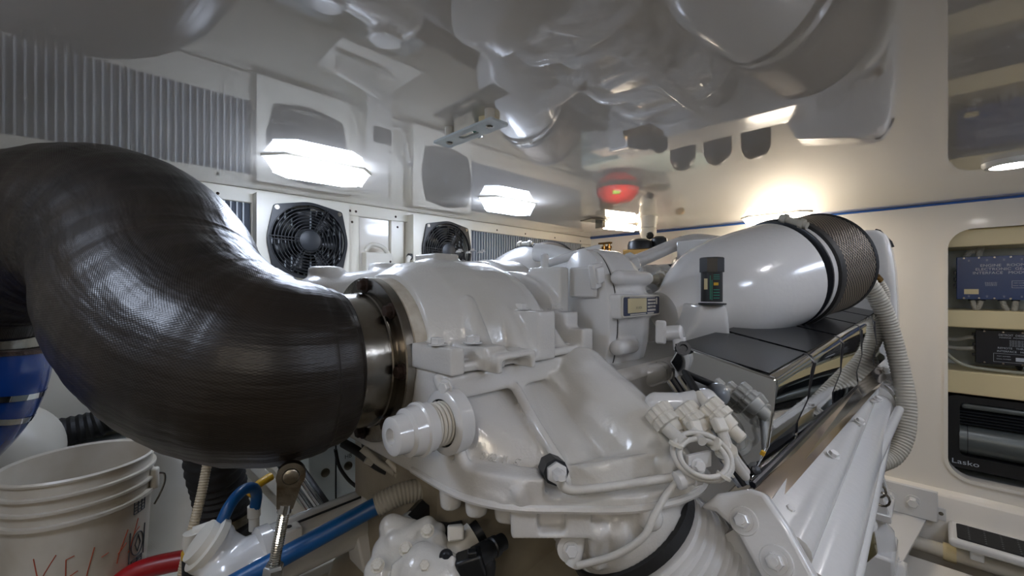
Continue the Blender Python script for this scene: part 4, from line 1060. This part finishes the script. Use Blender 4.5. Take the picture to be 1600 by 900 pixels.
# ================================================================== lower left: bucket, tanks, hoses
BK = Vector((-.012, 1.375, 0)); zr, R0 = -.388, .129
t = thing('plastic_bucket', (BK.x, BK.y, -.73), 'open white plastic bucket with red scrawled writing, at the lower left', 'bucket')
prof = [(0, R0), (.004, R0+.003), (.008, R0+.002), (.009, R0-.002), (.030, R0-.0025), (.031, R0+.004), (.036, R0+.004), (.037, R0-.003), (.060, R0-.0035), (.061, R0+.003), (.066, R0+.003), (.067, R0-.004), (.088, R0-.005), (.089, R0+.003), (.096, R0+.003), (.098, R0-.005), (.33, R0-.018)]
outer = prof+[(.33, 0.002)]
inner = [(.004, R0-.006), (.32, R0-.024), (.32, .002)]
b = MB(); b.lathe((BK.x, BK.y, zr), (0, 0, -1), outer, 72, cap=False); b.lathe((BK.x, BK.y, zr), (0, 0, -1), [(0, R0)]+inner, 72, cap=False)
b.build('bucket_shell', BUCKM, t, smooth=50)
hd = Vector((.95, -.30, 0)).normalized(); hp_ = BK+hd*(R0+.006)
MB().box(Vector((hp_.x-.010, hp_.y-.010, zr-.095)), Vector((hp_.x+.006, hp_.y+.010, zr-.045)), RZ(-18)).build('handle_lug', PLASTW, t, bevel=.005)
MB().tube(spline([(hp_.x+.006, hp_.y, zr-.060), (hp_.x+.016, hp_.y, zr-.066), (hp_.x+.016, hp_.y-.004, zr-.085), (hp_.x+.006, hp_.y-.01, zr-.11), (hp_.x-.004, hp_.y-.014, zr-.128)], 6), .0022, 8).build('wire_handle', STEEL, t)
def on_bucket(ang, z, strokes, m, nm, wd=.0016, scale=1):
    """strokes: list of polylines in (along, up) metres on the bucket's wall"""
    b = MB()
    for s in strokes:
        pts = []
        for a, h in s:
            zz = z+h*scale; rr = R0-.005-(zr-zz-.098)*.056+.0006
            an = math.radians(ang)+a*scale/rr
            pts.append((BK.x+rr*math.cos(an), BK.y+rr*math.sin(an), zz))
        b.tube(pts, wd, 6)
    return b.build(nm, m, t)
REDM = mat('red_marker', (172, 70, 38), .6)
s_ = .045
on_bucket(-122, -.585, [[(0, s_), (.004, .01), (.012, -.02)], [(.034, s_), (.016, .012), (.0, -.025)], [(.048, .030), (.046, -.01)], [(.048, .030), (.060, .034)], [(.046, -.01), (.064, .0)], [(.090, .038), (.078, -.01), (.070, -.05)], [(.100, .01), (.112, .014)], [(.150, .044), (.130, -.002), (.126, -.02)], [(.128, -.0), (.140, .01), (.146, .016)], [(.176, .056), (.162, .02), (.150, -.01)], [(.164, .026), (.180, .034)]], REDM, 'red_scrawl', .0009)
BLK = mat('label_ink', (60, 66, 70), .6)
def grid(a0, a1, h0, h1, nx, ny):
    out = []
    for i in range(nx+1): out.append([(a0+(a1-a0)*i/nx, h0), (a0+(a1-a0)*i/nx, h1)])
    for k in range(ny+1): out.append([(a0+(a1-a0)*j/6, h0+(h1-h0)*k/ny) for j in range(7)])
    return out
on_bucket(-38, -.535, grid(-.016, .016, .02, .055, 3, 5), BLK, 'moulded_print', .0010)
on_bucket(-38, -.535, grid(-.016, .016, -.14, -.085, 2, 9), BLK, 'moulded_print', .0010)
on_bucket(-38, -.588, [[(.018*math.cos(2*math.pi*k/24), .026*math.sin(2*math.pi*k/24)) for k in range(25)], [(0, .02), (-.008, -.0), (0, -.018), (.008, 0), (0, .02)], [(-.022, -.035), (-.022, .035)], [(.022, -.035), (.022, .035)]], BLK, 'recycling_mark', .0012)
slabs = thing('bucket_shelf', (.05, 1.5, -.75), 'pale shelf under the bucket and the tanks along the left wall', 'shelf')
MB().box((-.9, 1.15, -.765), (.55, YW, -.732)).build('shelf_board', PLASTW, slabs, bevel=.006)
MB().box((-.9, 1.17, ZF), (.55, 1.20, -.765)).build('shelf_front', PLASTW, slabs)
t = thing('round_tank', (-.12, 1.72, -.73), 'rounded white tank behind the bucket under the blue hose', 'tank')
b = MB(); b.ball((-.17, 1.72, -.43), .13, (1, 1, 1), 40, 24); b.cyl((-.17, 1.72, -.43), (-.17, 1.72, -.731), .13, seg=48); b.build('tank_shell', PLASTW, t, smooth=60)
t = thing('cylinder_tank', (.19, 1.64, -.73), 'tall white cylindrical tank right of the bucket', 'tank')
MB().lathe((.205, 1.62, -.732), (0, 0, 1), [(0, .150), (.012, .150), (.03, .132), (.30, .130), (.335, .118), (.35, .09), (.352, .0)], 56, cap=False).build('tank_shell', PLASTW, t, smooth=50)
t = thing('pale_cabinet', (.1, 1.82, -.73), 'pale blue-grey cabinet against the left wall behind the bucket', 'cabinet')
MB().box((-.08, 1.80, -.731), (.42, YW-.001, -.475)).build('cabinet_body', PALE, t, bevel=.008)
for k in range(3): MB().box((.09+.04*k, 1.796, -.495), (.11+.04*k, 1.801, -.490)).build('slot', DARK, t, smooth=0)
t = thing('hose_shadow_strip', (0, 1.88, -.40), 'dark grey strip for the black hose shadow along the left wall above the pale cabinet', 'shadow strip')
MB().box((-.4, 1.84, -.452), (.5, YW-.001, -.405)).build('shadow_strip_body', mat('taupe_hose_shadow', (86, 82, 76), .5), t, bevel=.003)  # dark strip put in for the shadow of the black ribbed hose
t = thing('black_ribbed_hose', (.05, 1.6, -.4), 'black ribbed hose curving down from behind the elbow toward the round tank', 'hose')
corrugated(MB(), [(.17, 1.79, -.26), (.11, 1.79, -.35), (.03, 1.79, -.405), (-.07, 1.79, -.42)], .042, .004, .018, 20).build('hose_wall', RUBBER, t)
t = thing('standing_black_hose', (.24, 1.3, -.6), 'thick black ribbed hose standing upright in front of the cylindrical tank', 'hose')
corrugated(MB(), [(.205, 1.22, -.30), (.215, 1.235, -.42), (.235, 1.26, -.52), (.25, 1.27, -.72)], .060, .004, .022, 24).build('hose_wall', RUBBER, t)
MB().lathe((.242, 1.262, -.565), (.05, 0, -1), [(0, .0625), (.022, .0625)], 32, cap=False).build('hose_clamp', STEEL, t)
MB().box((.20, 1.24, -.75), (.32, 1.32, -.70)).build('hose_tail', BLACKP, t, bevel=.01)
t = thing('thin_ribbed_conduit', (.1, .8, -.4), 'thin cream ribbed conduit hanging in front of the upright black hose', 'conduit')
corrugated(MB(), [at(334, 690, d=.90), at(325, 720, d=.90), at(314, 775, d=.88), at(298, 840, d=.86), at(284, 905, d=.85), at(280, 960, d=.85)], .0095, .0012, .0052, 12).build('conduit_wall', mat('cream_conduit', (186, 172, 146), .5), t)
t = thing('taped_fitting', at(300, 860, d=.83), 'white taped pipe fitting with a yellow band over a black sleeve beside the conduit', 'fitting')
MB().lathe(at(300, 832, d=.84), (.0, .0, -1), [(0, .015), (.02, .016), (.035, .013), (.045, .013)], 16).build('taped_elbow', PLASTW, t)
MB().lathe(at(298, 860, d=.84), (0, 0, -1), [(0, .0155), (.012, .0155)], 16).build('yellow_band', YELLOW, t)
MB().lathe(at(298, 870, d=.84), (0, 0, -1), [(0, .0145), (.09, .0145)], 16).build('black_sleeve', RUBBER, t)
MB().tube([at(302, 834, d=.845), at(328, 825, d=.86)], .013, 12).build('side_nut', PLASTW, t)
t = thing('red_pipe', at(240, 890, d=.95), 'thick red pipe at the bottom beside the bucket', 'pipe')
MB().tube(spline([at(180, 915, d=.93), at(215, 893, d=.95), at(260, 880, d=.97), at(330, 868, d=1.0), at(380, 862, d=1.03)], 8), [.0215]*33, 20).build('pipe_wall', RED, t)
MB().lathe(at(318, 868, d=.985), at(330, 868, d=1.0)-at(260, 880, d=.97), [(0, .026), (.02, .026)], 16).build('collar', BLACKP, t)
t = thing('looped_blue_hose', at(360, 800, d=.8), 'narrow bright blue hose bending over in a loop below the black elbow', 'hose')
MB().tube(spline([at(308, 960, d=.74), at(322, 895, d=.76), at(338, 840, d=.78), at(356, 795, d=.80), at(376, 769, d=.83), at(393, 762, d=.86), at(401, 772, d=.885), at(398, 796, d=.89)], 10), .0105, 16).build('hose_wall', BLUE, t)
MB().lathe(at(397, 790, d=.89), (0, 0, -1), [(0, .0125), (.022, .0125), (.024, .010), (.05, .010)], 14).build('end_fitting', PLASTW, t)
t = thing('yellow_hose', at(405, 755, d=1.0), 'short piece of yellow hose behind the bend of the blue hose', 'hose')
MB().tube(spline([at(388, 775, d=.98), at(404, 757, d=1.0), at(424, 744, d=1.03)], 6), .0095, 12).build('hose_wall', YELLOW, t)
t = thing('long_blue_hose', at(500, 830, d=.7), 'long straight blue hose crossing in front of the white cooler into a ribbed sleeve', 'hose')
MB().tube(spline([at(360, 915, d=.66), at(420, 882, d=.68), at(500, 838, d=.71), at(596, 786, d=.745)], 8), .0150, 18).build('hose_wall', BLUE, t)
corrugated(MB(), [at(588, 790, d=.742), at(625, 772, d=.755), at(660, 766, d=.77), at(690, 775, d=.79)], .0195, .0016, .0062, 16).build('ribbed_sleeve', GREYR, t)
# steel tie rod with eye under the elbow
t = thing('tie_rod', at(440, 820, d=.60), 'steel braided tie rod with a bolted eye end hanging under the black elbow', 'rod')
E0 = at(455, 742, d=.615); E1 = at(424, 905, d=.60); rd = (E1-E0).normalized(); toc = -E0.normalized(); toc = (toc-rd*toc.dot(rd)).normalized(); rs = rd.cross(toc)
OLD = mat('aged_steel', (160, 154, 142), .3, 1.0, bump=(120, .1), mottle=(30, (110, 96, 76)))
me = holed_mesh([(.019*math.cos(a), .019*math.sin(a)) for a in [math.radians(x) for x in range(-30, 211, 10)]]+[(-.0105, -.045), (.0105, -.045)], [circle(0, 0, .0115, 24)], .014, frame(E0, rs, -rd) if True else None)
link('eye', me, OLD, t, 40, .002)
MB().tube([E0-toc*.012, E0+toc*.0085, E0+toc*.0095], [.0105, .0105, .009], 20).build('eye_bolt', OLD, t)
MB().lathe(E0+rd*.040, rd, [(0, .0095), (.012, .0095)], 16).build('ferrule', CHROME, t)
pth = resample([E0+rd*.05, E0+rd*.128], .0016)
MB().tube(pth, [.0078-.0007*(i % 2) for i in range(len(pth))], 16).build('braided_sleeve', CHROME, t, smooth=0)
MB().lathe(E0+rd*.122, rd, [(0, .011), (.004, .0135), (.018, .0135), (.022, .011)], 6).build('upper_nut', CHROME, t)
MB().lathe(E0+rd*.142, rd, [(0, .0125), (.003, .0145), (.016, .0145), (.018, .0115), (.08, .0115)], 6).build('lower_nut', CHROME, t)
# white cooler cylinder
CA, CB = Vector((.225, .905, -.515)), Vector((.66, .905, -.500))
t = thing('oil_cooler', CA.lerp(CB, .5), 'white cylindrical oil cooler lying under the black elbow behind the blue hose', 'cooler')
ax = (CB-CA).normalized()
MB().lathe(CA, ax, [(0, .050), (.006, .058), (.025, .058), (.027, .0545), (.40, .0545), (.402, .058), (.43, .058)], 48).build('shell', WHITE, t)
MB().tube([CA+ax*.03+Vector((0, -.02, .0535)), CA+ax*.40+Vector((0, -.02, .0535))], .0025, 6).build('shell_seam', GREYF, t)
for k, x in enumerate((.045, .215)):
    q = CA+ax*x; MB().box((q.x-.02, q.y-.052, q.z+.025), (q.x+.02, q.y-.020, q.z+.060)).build('lug', WHITE, t, bevel=.003)
    MB().cyl((q.x, q.y-.036, q.z+.059), (q.x, q.y-.036, q.z+.0615), .005, seg=12).build('lug_hole', DARK, t)
text('15532', .022, WHITE, frame(CA+ax*.27+Vector((0, -.0545, .002)), (1, 0, 0), (0, 0, 1)), t, extrude=.0015)
for x in (.20, .34):
    b = MB(); q = CA+ax*x; b.hull([(q.x-.03, q.y-.05, q.z), (q.x+.03, q.y-.05, q.z), (q.x-.022, q.y-.075, q.z-.085), (q.x+.022, q.y-.075, q.z-.085), (q.x-.03, q.y, q.z-.03), (q.x+.03, q.y, q.z-.03), (q.x-.022, q.y, q.z-.085), (q.x+.022, q.y, q.z-.085)])
    b.build('foot', WHITE, t, bevel=.006, smooth=60)
b = MB(); c = CA
b.chain([(c.x+.02, c.y, c.z, .052), (c.x-.04, c.y-.01, c.z-.005, .05), (c.x-.075, c.y-.02, c.z-.06, .045)])
b.lathe((c.x-.02, c.y+.02, c.z+.0), (-.5, .1, .45), [(0, .034), (.05, .038), (.052, .044), (.072, .044), (.075, .038)], 32)
b.chain([(c.x-.03, c.y-.06, c.z-.01, .03), (c.x-.05, c.y-.06, c.z-.07, .028)])
b.box((c.x-.02, c.y-.06, c.z-.05), (c.x+.03, c.y+.05, c.z+.03))
b.cast('end_casting', WHITE, t, .005, 3)
MB().lathe((c.x-.065, c.y+.03, c.z+.045), (-.5, .1, .45), [(0, .046), (.012, .046), (.014, .037), (.025, .035), (.027, .02)], 32).build('end_cap', PLASTW, t)
for dx, dy, dz in ((-.05, -.10, -.03), (.0, -.062, .01)): bolt(t, (c.x+dx, c.y+dy, c.z+dz), (-.3, -1, .2), .010, WHITE)
# white louvred generator case and girder behind
t = thing('louvred_case', (.6, 1.45, -.5), 'white louvred sheet-metal case standing behind the cooler under the elbow', 'case')
x0c, x1c, yf = .46, 1.05, 1.30
MB().box((x0c, yf, -.66), (x1c, 1.75, -.30)).build('case_body', PALE, t, bevel=.006)
MB().box((x0c+.075, yf-.002, -.655), (x0c+.079, yf+.001, -.305)).build('panel_gap', DARK, t, smooth=0)
for col in range(2):
    for k in range(13):
        z = -.345-.0135*k; xx = .70+.10*col
        MB().box((xx, yf-.003, z), (xx+.085, yf+.001, z+.0055)).build('louver_slot', DARK, t, smooth=0)
for xx in (x0c+.045, x0c+.115): MB().lathe((xx, yf, -.555), (0, -1, 0), [(0, .013), (.004, .013), (.005, .006)], 16).build('latch', STEEL, t)
text('HB', .018, GREYF, frame((x0c+.115, yf-.003, -.525), (1, 0, 0), (0, 0, 1)), t)
t = thing('base_girder', (.6, 1.25, -.72), 'cream base girder running under the louvred case', 'girder')
MB().box((.56, 1.16, -.70), (1.3, 1.28, -.665)).build('top_flange', PLASTW, t, bevel=.004)
MB().box((.56, 1.21, ZF), (1.3, 1.23, -.70)).build('web', PLASTW, t)
t = thing('chrome_tubes', (.35, 1.1, -.55), 'pair of dark chrome tubes slanting down behind the tie rod', 'tubes')
for k in range(2):
    MB().tube([at(432+16*k, 718-4*k, d=1.10), at(488+16*k, 800-6*k, d=1.02)], .0085, 14).build('tube', CHROME, t)
MB().tube([at(470, 735, d=1.12), at(512, 795, d=1.03)], .012, 12).build('dark_tube', RUBBER, t)
t = thing('girder_frame', (.35, 1.2, -.65), 'white angle-iron frame slanting below the elbow, left of the tie rod', 'frame')
b = MB(); b.prism([tuple(at(x, y, d=dd)) for x, y, dd in ((380, 722, 1.2), (398, 714, 1.2), (492, 812, 1.06), (476, 822, 1.06))], (.0, .02, -.03)); b.build('angle_bar', PLASTW, t, bevel=.002)
b = MB(); b.prism([tuple(at(x, y, d=dd)) for x, y, dd in ((410, 718, 1.2), (428, 712, 1.2), (520, 800, 1.08), (505, 810, 1.08))], (.0, .02, -.03)); b.build('angle_bar', PLASTW, t, bevel=.002)
# black harness with connectors by the regulator
t = thing('black_harness', at(580, 700, d=.85), 'black wiring harness with pale connectors running behind the regulator knob', 'cable')
MB().tube(spline([at(536, 692, d=.86), at(560, 706, d=.85), at(590, 728, d=.85), at(622, 742, d=.86), at(670, 756, d=.88)], 8), .0090, 10).build('harness_sleeve', RUBBER, t)
MB().tube([at(566, 700, d=.83), at(590, 722, d=.83), at(622, 742, d=.83)], [.0075, .006, .0065], 10).build('pale_cable', GREYR, t)
MB().lathe(at(574, 713, d=.835), (.5, -.3, -.4), [(0, .013), (.016, .013)], 14).build('cable_clip', GREYR, t)
MB().tube([at(606, 718, d=.83), at(626, 740, d=.82), at(618, 744, d=.82)], .006, 10).build('bent_cable', PLASTW, t)
MB().tube([at(569, 690, d=.90), at(572, 720, d=.92), at(584, 756, d=.94)], .0065, 8).build('drop_cable', RUBBER, t)
t = thing('thin_black_cable', at(540, 730, d=1.1), 'thin black cable hanging in front of the louvred case', 'cable')
MB().tube(spline([at(524, 702, d=1.08), at(530, 728, d=1.09), at(543, 748, d=1.1), at(556, 760, d=1.1)], 8), .0045, 8).build('sheath', RUBBER, t)
# ------------------------------------------------------------------ white valve block with solenoids below the housing
t = thing('valve_block', (.36, .57, -.5), 'lumpy white hydraulic valve block with black solenoids at the bottom centre', 'valve block')
b = MB()
def a4(px, py, d, r): return (*at(px, py, d=d), r)
b.chain([a4(612, 812+12, .66, .020), a4(650, 812+26, .66, .022), a4(680, 850, .64, .02)])
b.chain([a4(606, 862, .645, .024), a4(650, 872, .63, .026), a4(680, 880, .62, .026)])
b.chain([a4(590, 892, .63, .020), a4(600, 960, .60, .02)])
b.chain([a4(640, 838, .645, .016), a4(668, 822, .66, .015)]); b.chain([a4(618, 846, .64, .017), a4(640, 872, .625, .016)])
b.chain([a4(628, 866, .64, .026), a4(672, 838, .655, .017), a4(684, 830, .66, .013)])
b.chain([a4(660, 890, .61, .036), a4(690, 905, .60, .036), a4(640, 950, .60, .05)])
b.hull([at(x, y, d=dd) for x, y, dd in ((610, 880, .60), (640, 862, .60), (690, 898, .585), (670, 925, .58), (600, 960, .58), (700, 960, .60), (720, 870, .64), (690, 850, .64), (640, 950, .66))])
b.hull([at(x, y, d=dd) for x, y, dd in ((688, 862, .60), (712, 870, .59), (714, 900, .59), (690, 905, .59), (690, 860, .65), (716, 868, .65), (716, 905, .65))])
b.cast('block_body', CASTW, t, .0035, 3)
for px, py, dd in ((634, 858, .61), (590, 884, .595), (664, 885, .585), (668, 830, .62)): bolt(t, at(px, py, d=dd), (-.45, -.5, .75), .0072, PLASTW)
MB().tube([at(700, 868, d=.64), at(740, 836, d=.66)], .020, 24).build('solenoid', PLASTW, t)
MB().tube([at(742, 836, d=.66), at(752, 828, d=.665)], .0175, 20).build('solenoid_nut', BLACKP, t)
MB().lathe(at(697, 868, d=.595), (-.6, -.75, .1), [(0, .0095), (.002, .0095), (.002, .006), (.004, .004)], 20).build('socket_plug', GREYF, t)
q = at(712, 832, d=.63); MB().box(q-Vector((.012, .010, .010)), q+Vector((.012, .010, .010)), RZ(-35) @ RX(-20)).build('square_cap', PLASTW, t, bevel=.003)
q = at(736, 884, d=.60); MB().box(q-Vector((.019, .014, .018)), q+Vector((.019, .014, .018)), RZ(-40) @ RY(-15)).build('coil_box', BLACKP, t, bevel=.004)
MB().lathe(at(744, 872, d=.61), at(786, 846, d=.65)-at(744, 872, d=.61), [(0, .016), (.020, .016), (.022, .013), (.030, .013), (.032, .015), (.040, .015)], 24).build('coil_barrel', BLACKP, t)
MB().box(q+Vector((-.010, -.012, .018)), q+Vector((.004, .0, .026)), RZ(-40)).build('coil_lug', BLACKP, t, bevel=.002)
MB().tube([at(752, 866, d=.62), at(786, 846, d=.65)], .0125, 16).build('coil_plug', BLACKP, t)
MB().tube(spline([at(745, 880, d=.62), at(760, 880, d=.62), at(752, 930, d=.62)], 5), .014, 12).build('coil_lead', RUBBER, t)
MB().tube([at(660, 822, d=.70), at(700, 828, d=.68), at(722, 824, d=.68)], .0105, 10).build('black_tube', RUBBER, t)
MB().tube([at(640, 818, d=.70), at(660, 795, d=.74)], .016, 6).build('hex_adapter', GREYF, t)
MB().tube([at(628, 822, d=.69), at(642, 810, d=.71)], .0135, 6).build('hex_nut', PALE, t)
MB().tube([at(655, 796, d=.74), at(668, 780, d=.78)], .0125, 12).build('adapter_hose', mat('dull_grey', (92, 88, 80), .6), t)
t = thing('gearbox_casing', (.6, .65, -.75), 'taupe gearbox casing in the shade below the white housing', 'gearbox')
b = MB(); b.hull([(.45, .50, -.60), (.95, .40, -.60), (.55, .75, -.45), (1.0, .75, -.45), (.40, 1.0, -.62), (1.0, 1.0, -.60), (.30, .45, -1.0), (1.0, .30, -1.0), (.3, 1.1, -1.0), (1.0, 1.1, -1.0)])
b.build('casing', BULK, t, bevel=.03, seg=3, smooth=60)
for px, py in ((858, 872), (735, 905)):
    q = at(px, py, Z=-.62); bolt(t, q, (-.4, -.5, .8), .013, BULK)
# sender under the rim with its white cable
t = thing('lower_sender', at(892, 860, d=.58), 'small white sender clamped under the rim of the lower housing', 'sender')
q = at(890, 856, d=.585); MB().lathe(q, (-.6, -.7, .2), [(-.01, .018), (.004, .018), (.006, .012)], 20).build('sender_eye', WHITE, t)
bolt(t, q+Vector((-.004, -.005, .001)), (-.6, -.7, .2), .0085, WHITE)
MB().tube(spline([at(890, 830, d=.60), at(903, 838, d=.595), at(900, 862, d=.585), at(893, 884, d=.58)], 6), .010, 12).build('sender_strap', WHITE, t)
MB().lathe(at(925, 862, d=.63), (-.5, -.6, .3), [(0, .026), (.006, .026), (.007, .014), (.012, .012)], 24).build('round_cap', PALE, t)
# cables of the plug sensor
def cable(name, label, pts, r, m=CABLEW, n=8):
    c = thing(name, pts[0], label, 'cable'); MB().tube(spline(pts, n), r, 12).build('sheath', m, c); return c
g = cable('sensor_cable', 'thick white cable from the hex plug along the bulging housing to the clamp', [SP+sd*.030, at(877, 757, d=.545), at(892, 766, d=.545), at(935, 763, d=.55), at(985, 756, d=.56), at(1058, 745, d=.575)], .0058)
for px in (938, 1000): pass
g = cable('drooping_cable', 'thin white cable drooping from the clamp down to the lower sender', [at(1062, 747, d=.57), at(1040, 775, d=.56), at(1022, 806, d=.545), at(1004, 840, d=.535), at(960, 868, d=.545), at(903, 884, d=.565)], .0046)
q = at(1075, 746, d=.565)
t = thing('cable_clamp', q, 'white cable clamp holding the coiled cable on the rim of the bulging housing', 'clamp')
a_ = (at(1098, 738, d=.57)-at(1060, 750, d=.565)).normalized()
MB().lathe(q-a_*.018, a_, [(0, .009), (.002, .012), (.010, .012), (.011, .010), (.022, .010), (.023, .013), (.032, .013), (.034, .009)], 20).build('clamp_body', WHITE, t)
MB().box(q+Vector((.006, -.006, .004)), q+Vector((.05, .0, .026)), RZ(-20)).build('clamp_plate', WHITE, t, bevel=.001)
bolt(t, at(1091, 728, d=.555), (-.6, -.7, .3), .007, WHITE)
t = thing('cable_coil', at(1095, 715, d=.56), 'coil of white cable tied up below the three ribbed connectors', 'cable')
for k, (cx, cy, rx, ry) in enumerate(((1097, 713, 46, 36), (1099, 716, 37.5, 29), (1101, 719, 43, 31))):
    pts = []
    for i in range(33):
        a = 2*math.pi*i/32; x = cx+rx*math.cos(a); y = cy+ry*math.sin(a)+.22*rx*math.cos(a)
        pts.append(at(x, y, d=.572-.020*math.sin(a)+(0, -.004, .010)[k]))
    MB().tube(pts, .0036, 10, cap=False).build('cable_turn', CABLEW, t)
for a in (-60, 30, 200):
    x, y = 1098+42*math.cos(math.radians(a)), 715+33*math.sin(math.radians(a))+.22*42*math.cos(math.radians(a))
    q = at(x, y, d=.57-.02*math.sin(math.radians(a))); MB().lathe(q-Vector((.006, 0, 0)), Vector((-math.sin(math.radians(a)), math.sin(math.radians(a)), -math.cos(math.radians(a))*1.4)), [(0, .0095), (.004, .0095)], 14).build('cable_tie', PLASTW, t)
for nm, lb, pts in (('connector_lead', 'white twin lead running down from the right-hand ribbed connector along the chrome edge', [at(1126, 672, d=.60), at(1136, 700, d=.595), at(1150, 726, d=.60), at(1165, 745, d=.61)]), ('middle_lead', 'short white lead from the middle ribbed connector into the coil', [at(1082, 672, d=.60), at(1092, 684, d=.59), at(1098, 690, d=.58)]), ('left_lead', 'white lead from the left-hand ribbed connector into the coil', [at(1040, 668, d=.60), at(1056, 682, d=.59), at(1068, 692, d=.58)])):
    c = cable(nm, lb, pts, .0062 if nm != 'left_lead' else .009)
    if nm == 'connector_lead':
        MB().tube(spline([p+Vector((.012, .003, .002)) for p in pts], 8), .0062, 12).build('second_sheath', CABLEW, c)
        MB().lathe(pts[1]-Vector((.006, 0, 0)), (.3, 0, -.8), [(0, .015), (.006, .015)], 14).build('cable_tie', PLASTW, c)
c = cable('sleeved_cable', 'black and white sleeved cable from the elbow sender down across the polished end panel', [at(1059, 544, d=.81), at(1066, 572, d=.755), at(1084, 604, d=.70), at(1108, 640, d=.645)], .0058, RUBBER)
for a0, a1 in ((.14, .42), (.78, 1.0)):
    P = spline([at(1059, 544, d=.81), at(1066, 572, d=.755), at(1084, 604, d=.70), at(1108, 640, d=.645)], 12); i0, i1 = int(a0*(len(P)-1)), int(a1*(len(P)-1))
    MB().tube(P[i0:i1+1], .0068, 12).build('white_sleeve', PLASTW, c)
# big corrugated hose at the engine's far end
t = thing('grey_corrugated_hose', at(1400, 520, d=1.5), 'long grey corrugated hose hanging at the far end of the engine', 'hose')
corrugated(MB(), [at(1338, 432, X=1.80), at(1358, 446, X=1.83), at(1378, 480, X=1.86), at(1392, 520, X=1.88), at(1406, 575, X=1.88), at(1416, 630, X=1.86), at(1413, 680, X=1.83), at(1396, 712, X=1.79), at(1370, 725, X=1.74)], .027, .0024, .010, 20).build('hose_wall', GREYR, t)
t = thing('thin_corrugated_hose', at(1370, 450, d=1.6), 'thin grey corrugated hose with a brass clip beside the thick one', 'hose')
corrugated(MB(), [at(1352, 428, X=1.92), at(1370, 437, X=1.93), at(1382, 455, X=1.94), at(1384, 475, X=1.95)], .014, .002, .007, 14).build('hose_wall', GREYR, t)
MB().lathe(at(1366, 433, X=1.92), (.2, -.2, -.3), [(0, .017), (.02, .017)], 14).build('brass_clip', BRASS, t)
t = thing('dark_filler_cap', at(1010, 382, d=1.75), 'black filler caps on the engine top below the dome camera', 'cap')
for px, py, rr in ((1000, 383, .05), (1030, 379, .035)):
    q = at(px, py, d=1.75); MB().lathe(q-Vector((0, 0, .03)), (0, 0, 1), [(0, rr), (.03, rr), (.045, rr*.9), (.055, rr*.5)], 20).build('cap', BLACKP, t)
q = at(1005, 390, d=1.74); MB().box(q-Vector((.06, .06, .03)), q+Vector((.06, .06, .0))).build('cap_base', BRASS, t, bevel=.004)
# bits beside the far manifold
t = thing('glass_bowl_filter', (1.25, .17, -.72), 'small glass bowl fuel strainer hanging below the manifold', 'strainer')
q = at(1328, 842, d=1.0)
MB().lathe(q+Vector((0, 0, .05)), (0, 0, -1), [(0, .03), (.02, .045), (.06, .05), (.085, .035), (.09, .01)], 28).build('bowl', mat('olive_glass', (120, 112, 80), .08, .5), t)
MB().lathe(q+Vector((0, 0, .08)), (0, 0, -1), [(0, .03), (.03, .05), (.036, .05)], 24).build('bowl_head', WHITE, t)
t = thing('paper_tag', at(1352, 790, X=1.5), 'white paper tag tied to a wire under the manifold', 'tag')
q = at(1346, 775, X=1.5); MB().box(q+Vector((-.02, -.001, -.06)), q+Vector((.012, .001, .03)), RY(15)).build('tag_sheet', PLASTW, t, smooth=0)
for k in range(3):
    q = at(1366+6*k, 752+14*k, X=1.5); MB().tube([(q.x, q.y+.016*math.cos(a*math.pi/6), q.z+.018*math.sin(a*math.pi/6)) for a in range(13)], .003, 6, cap=False).build('wire_loop', STEEL, t)
# tray behind the flange
t = thing('white_tray', at(550, 445, Y=1.5), 'white sheet-metal tray edge behind the exhaust flange, below the first fan', 'tray')
MB().prism([tuple(at(x, y, Y=1.5)) for x, y in ((526, 446), (592, 430), (592, 470), (526, 474))], (0, .012, 0)).build('tray_side', PLASTW, t, bevel=.002)
MB().box((.62, 1.45, -.10), (.95, 1.70, -.09)).build('tray_base', PLASTW, t, bevel=.002)
# raised letters cast into the lower housing
cl = thing  # (letters are a part of the engine)
dg = bpy.context.evaluated_depsgraph_get()
from mathutils.bvhtree import BVHTree
bv = BVHTree.FromPolygons([v.co for v in low.data.vertices], [p.vertices[:] for p in low.data.polygons])
def hit(px, py):
    dvec = at(px, py, d=1.0).normalized(); loc, nrm, i, ds = bv.ray_cast(Vector((0, 0, 0)), dvec); return loc, nrm
def cast_text(s, px, py, px2, py2, size, sx=1.0):
    n = len(s)
    for k, ch in enumerate(s):
        if ch == ' ': continue
        f = k/(n-1); x, y = px+(px2-px)*f, py+(py2-py)*f; st = (px2-px)/(n-1)*.5
        a, n1 = hit(x-st, y-(py2-py)/(n-1)*.5); c, n2 = hit(x+st, y+(py2-py)/(n-1)*.5); m, nm = hit(x, y)
        uu = (c-a).normalized(); nm = (nm-uu*nm.dot(uu)).normalized(); vv = nm.cross(uu)
        text(ch, size, CASTW, frame(m+nm*.0006, uu, vv), E, extrude=.0022, sx=sx, name='cast_letter')
cast_text('mtu', 752, 694, 774, 697, .0165, 1.25)
cast_text('5262 11 67', 754, 713, 812, 724, .0165, .95)
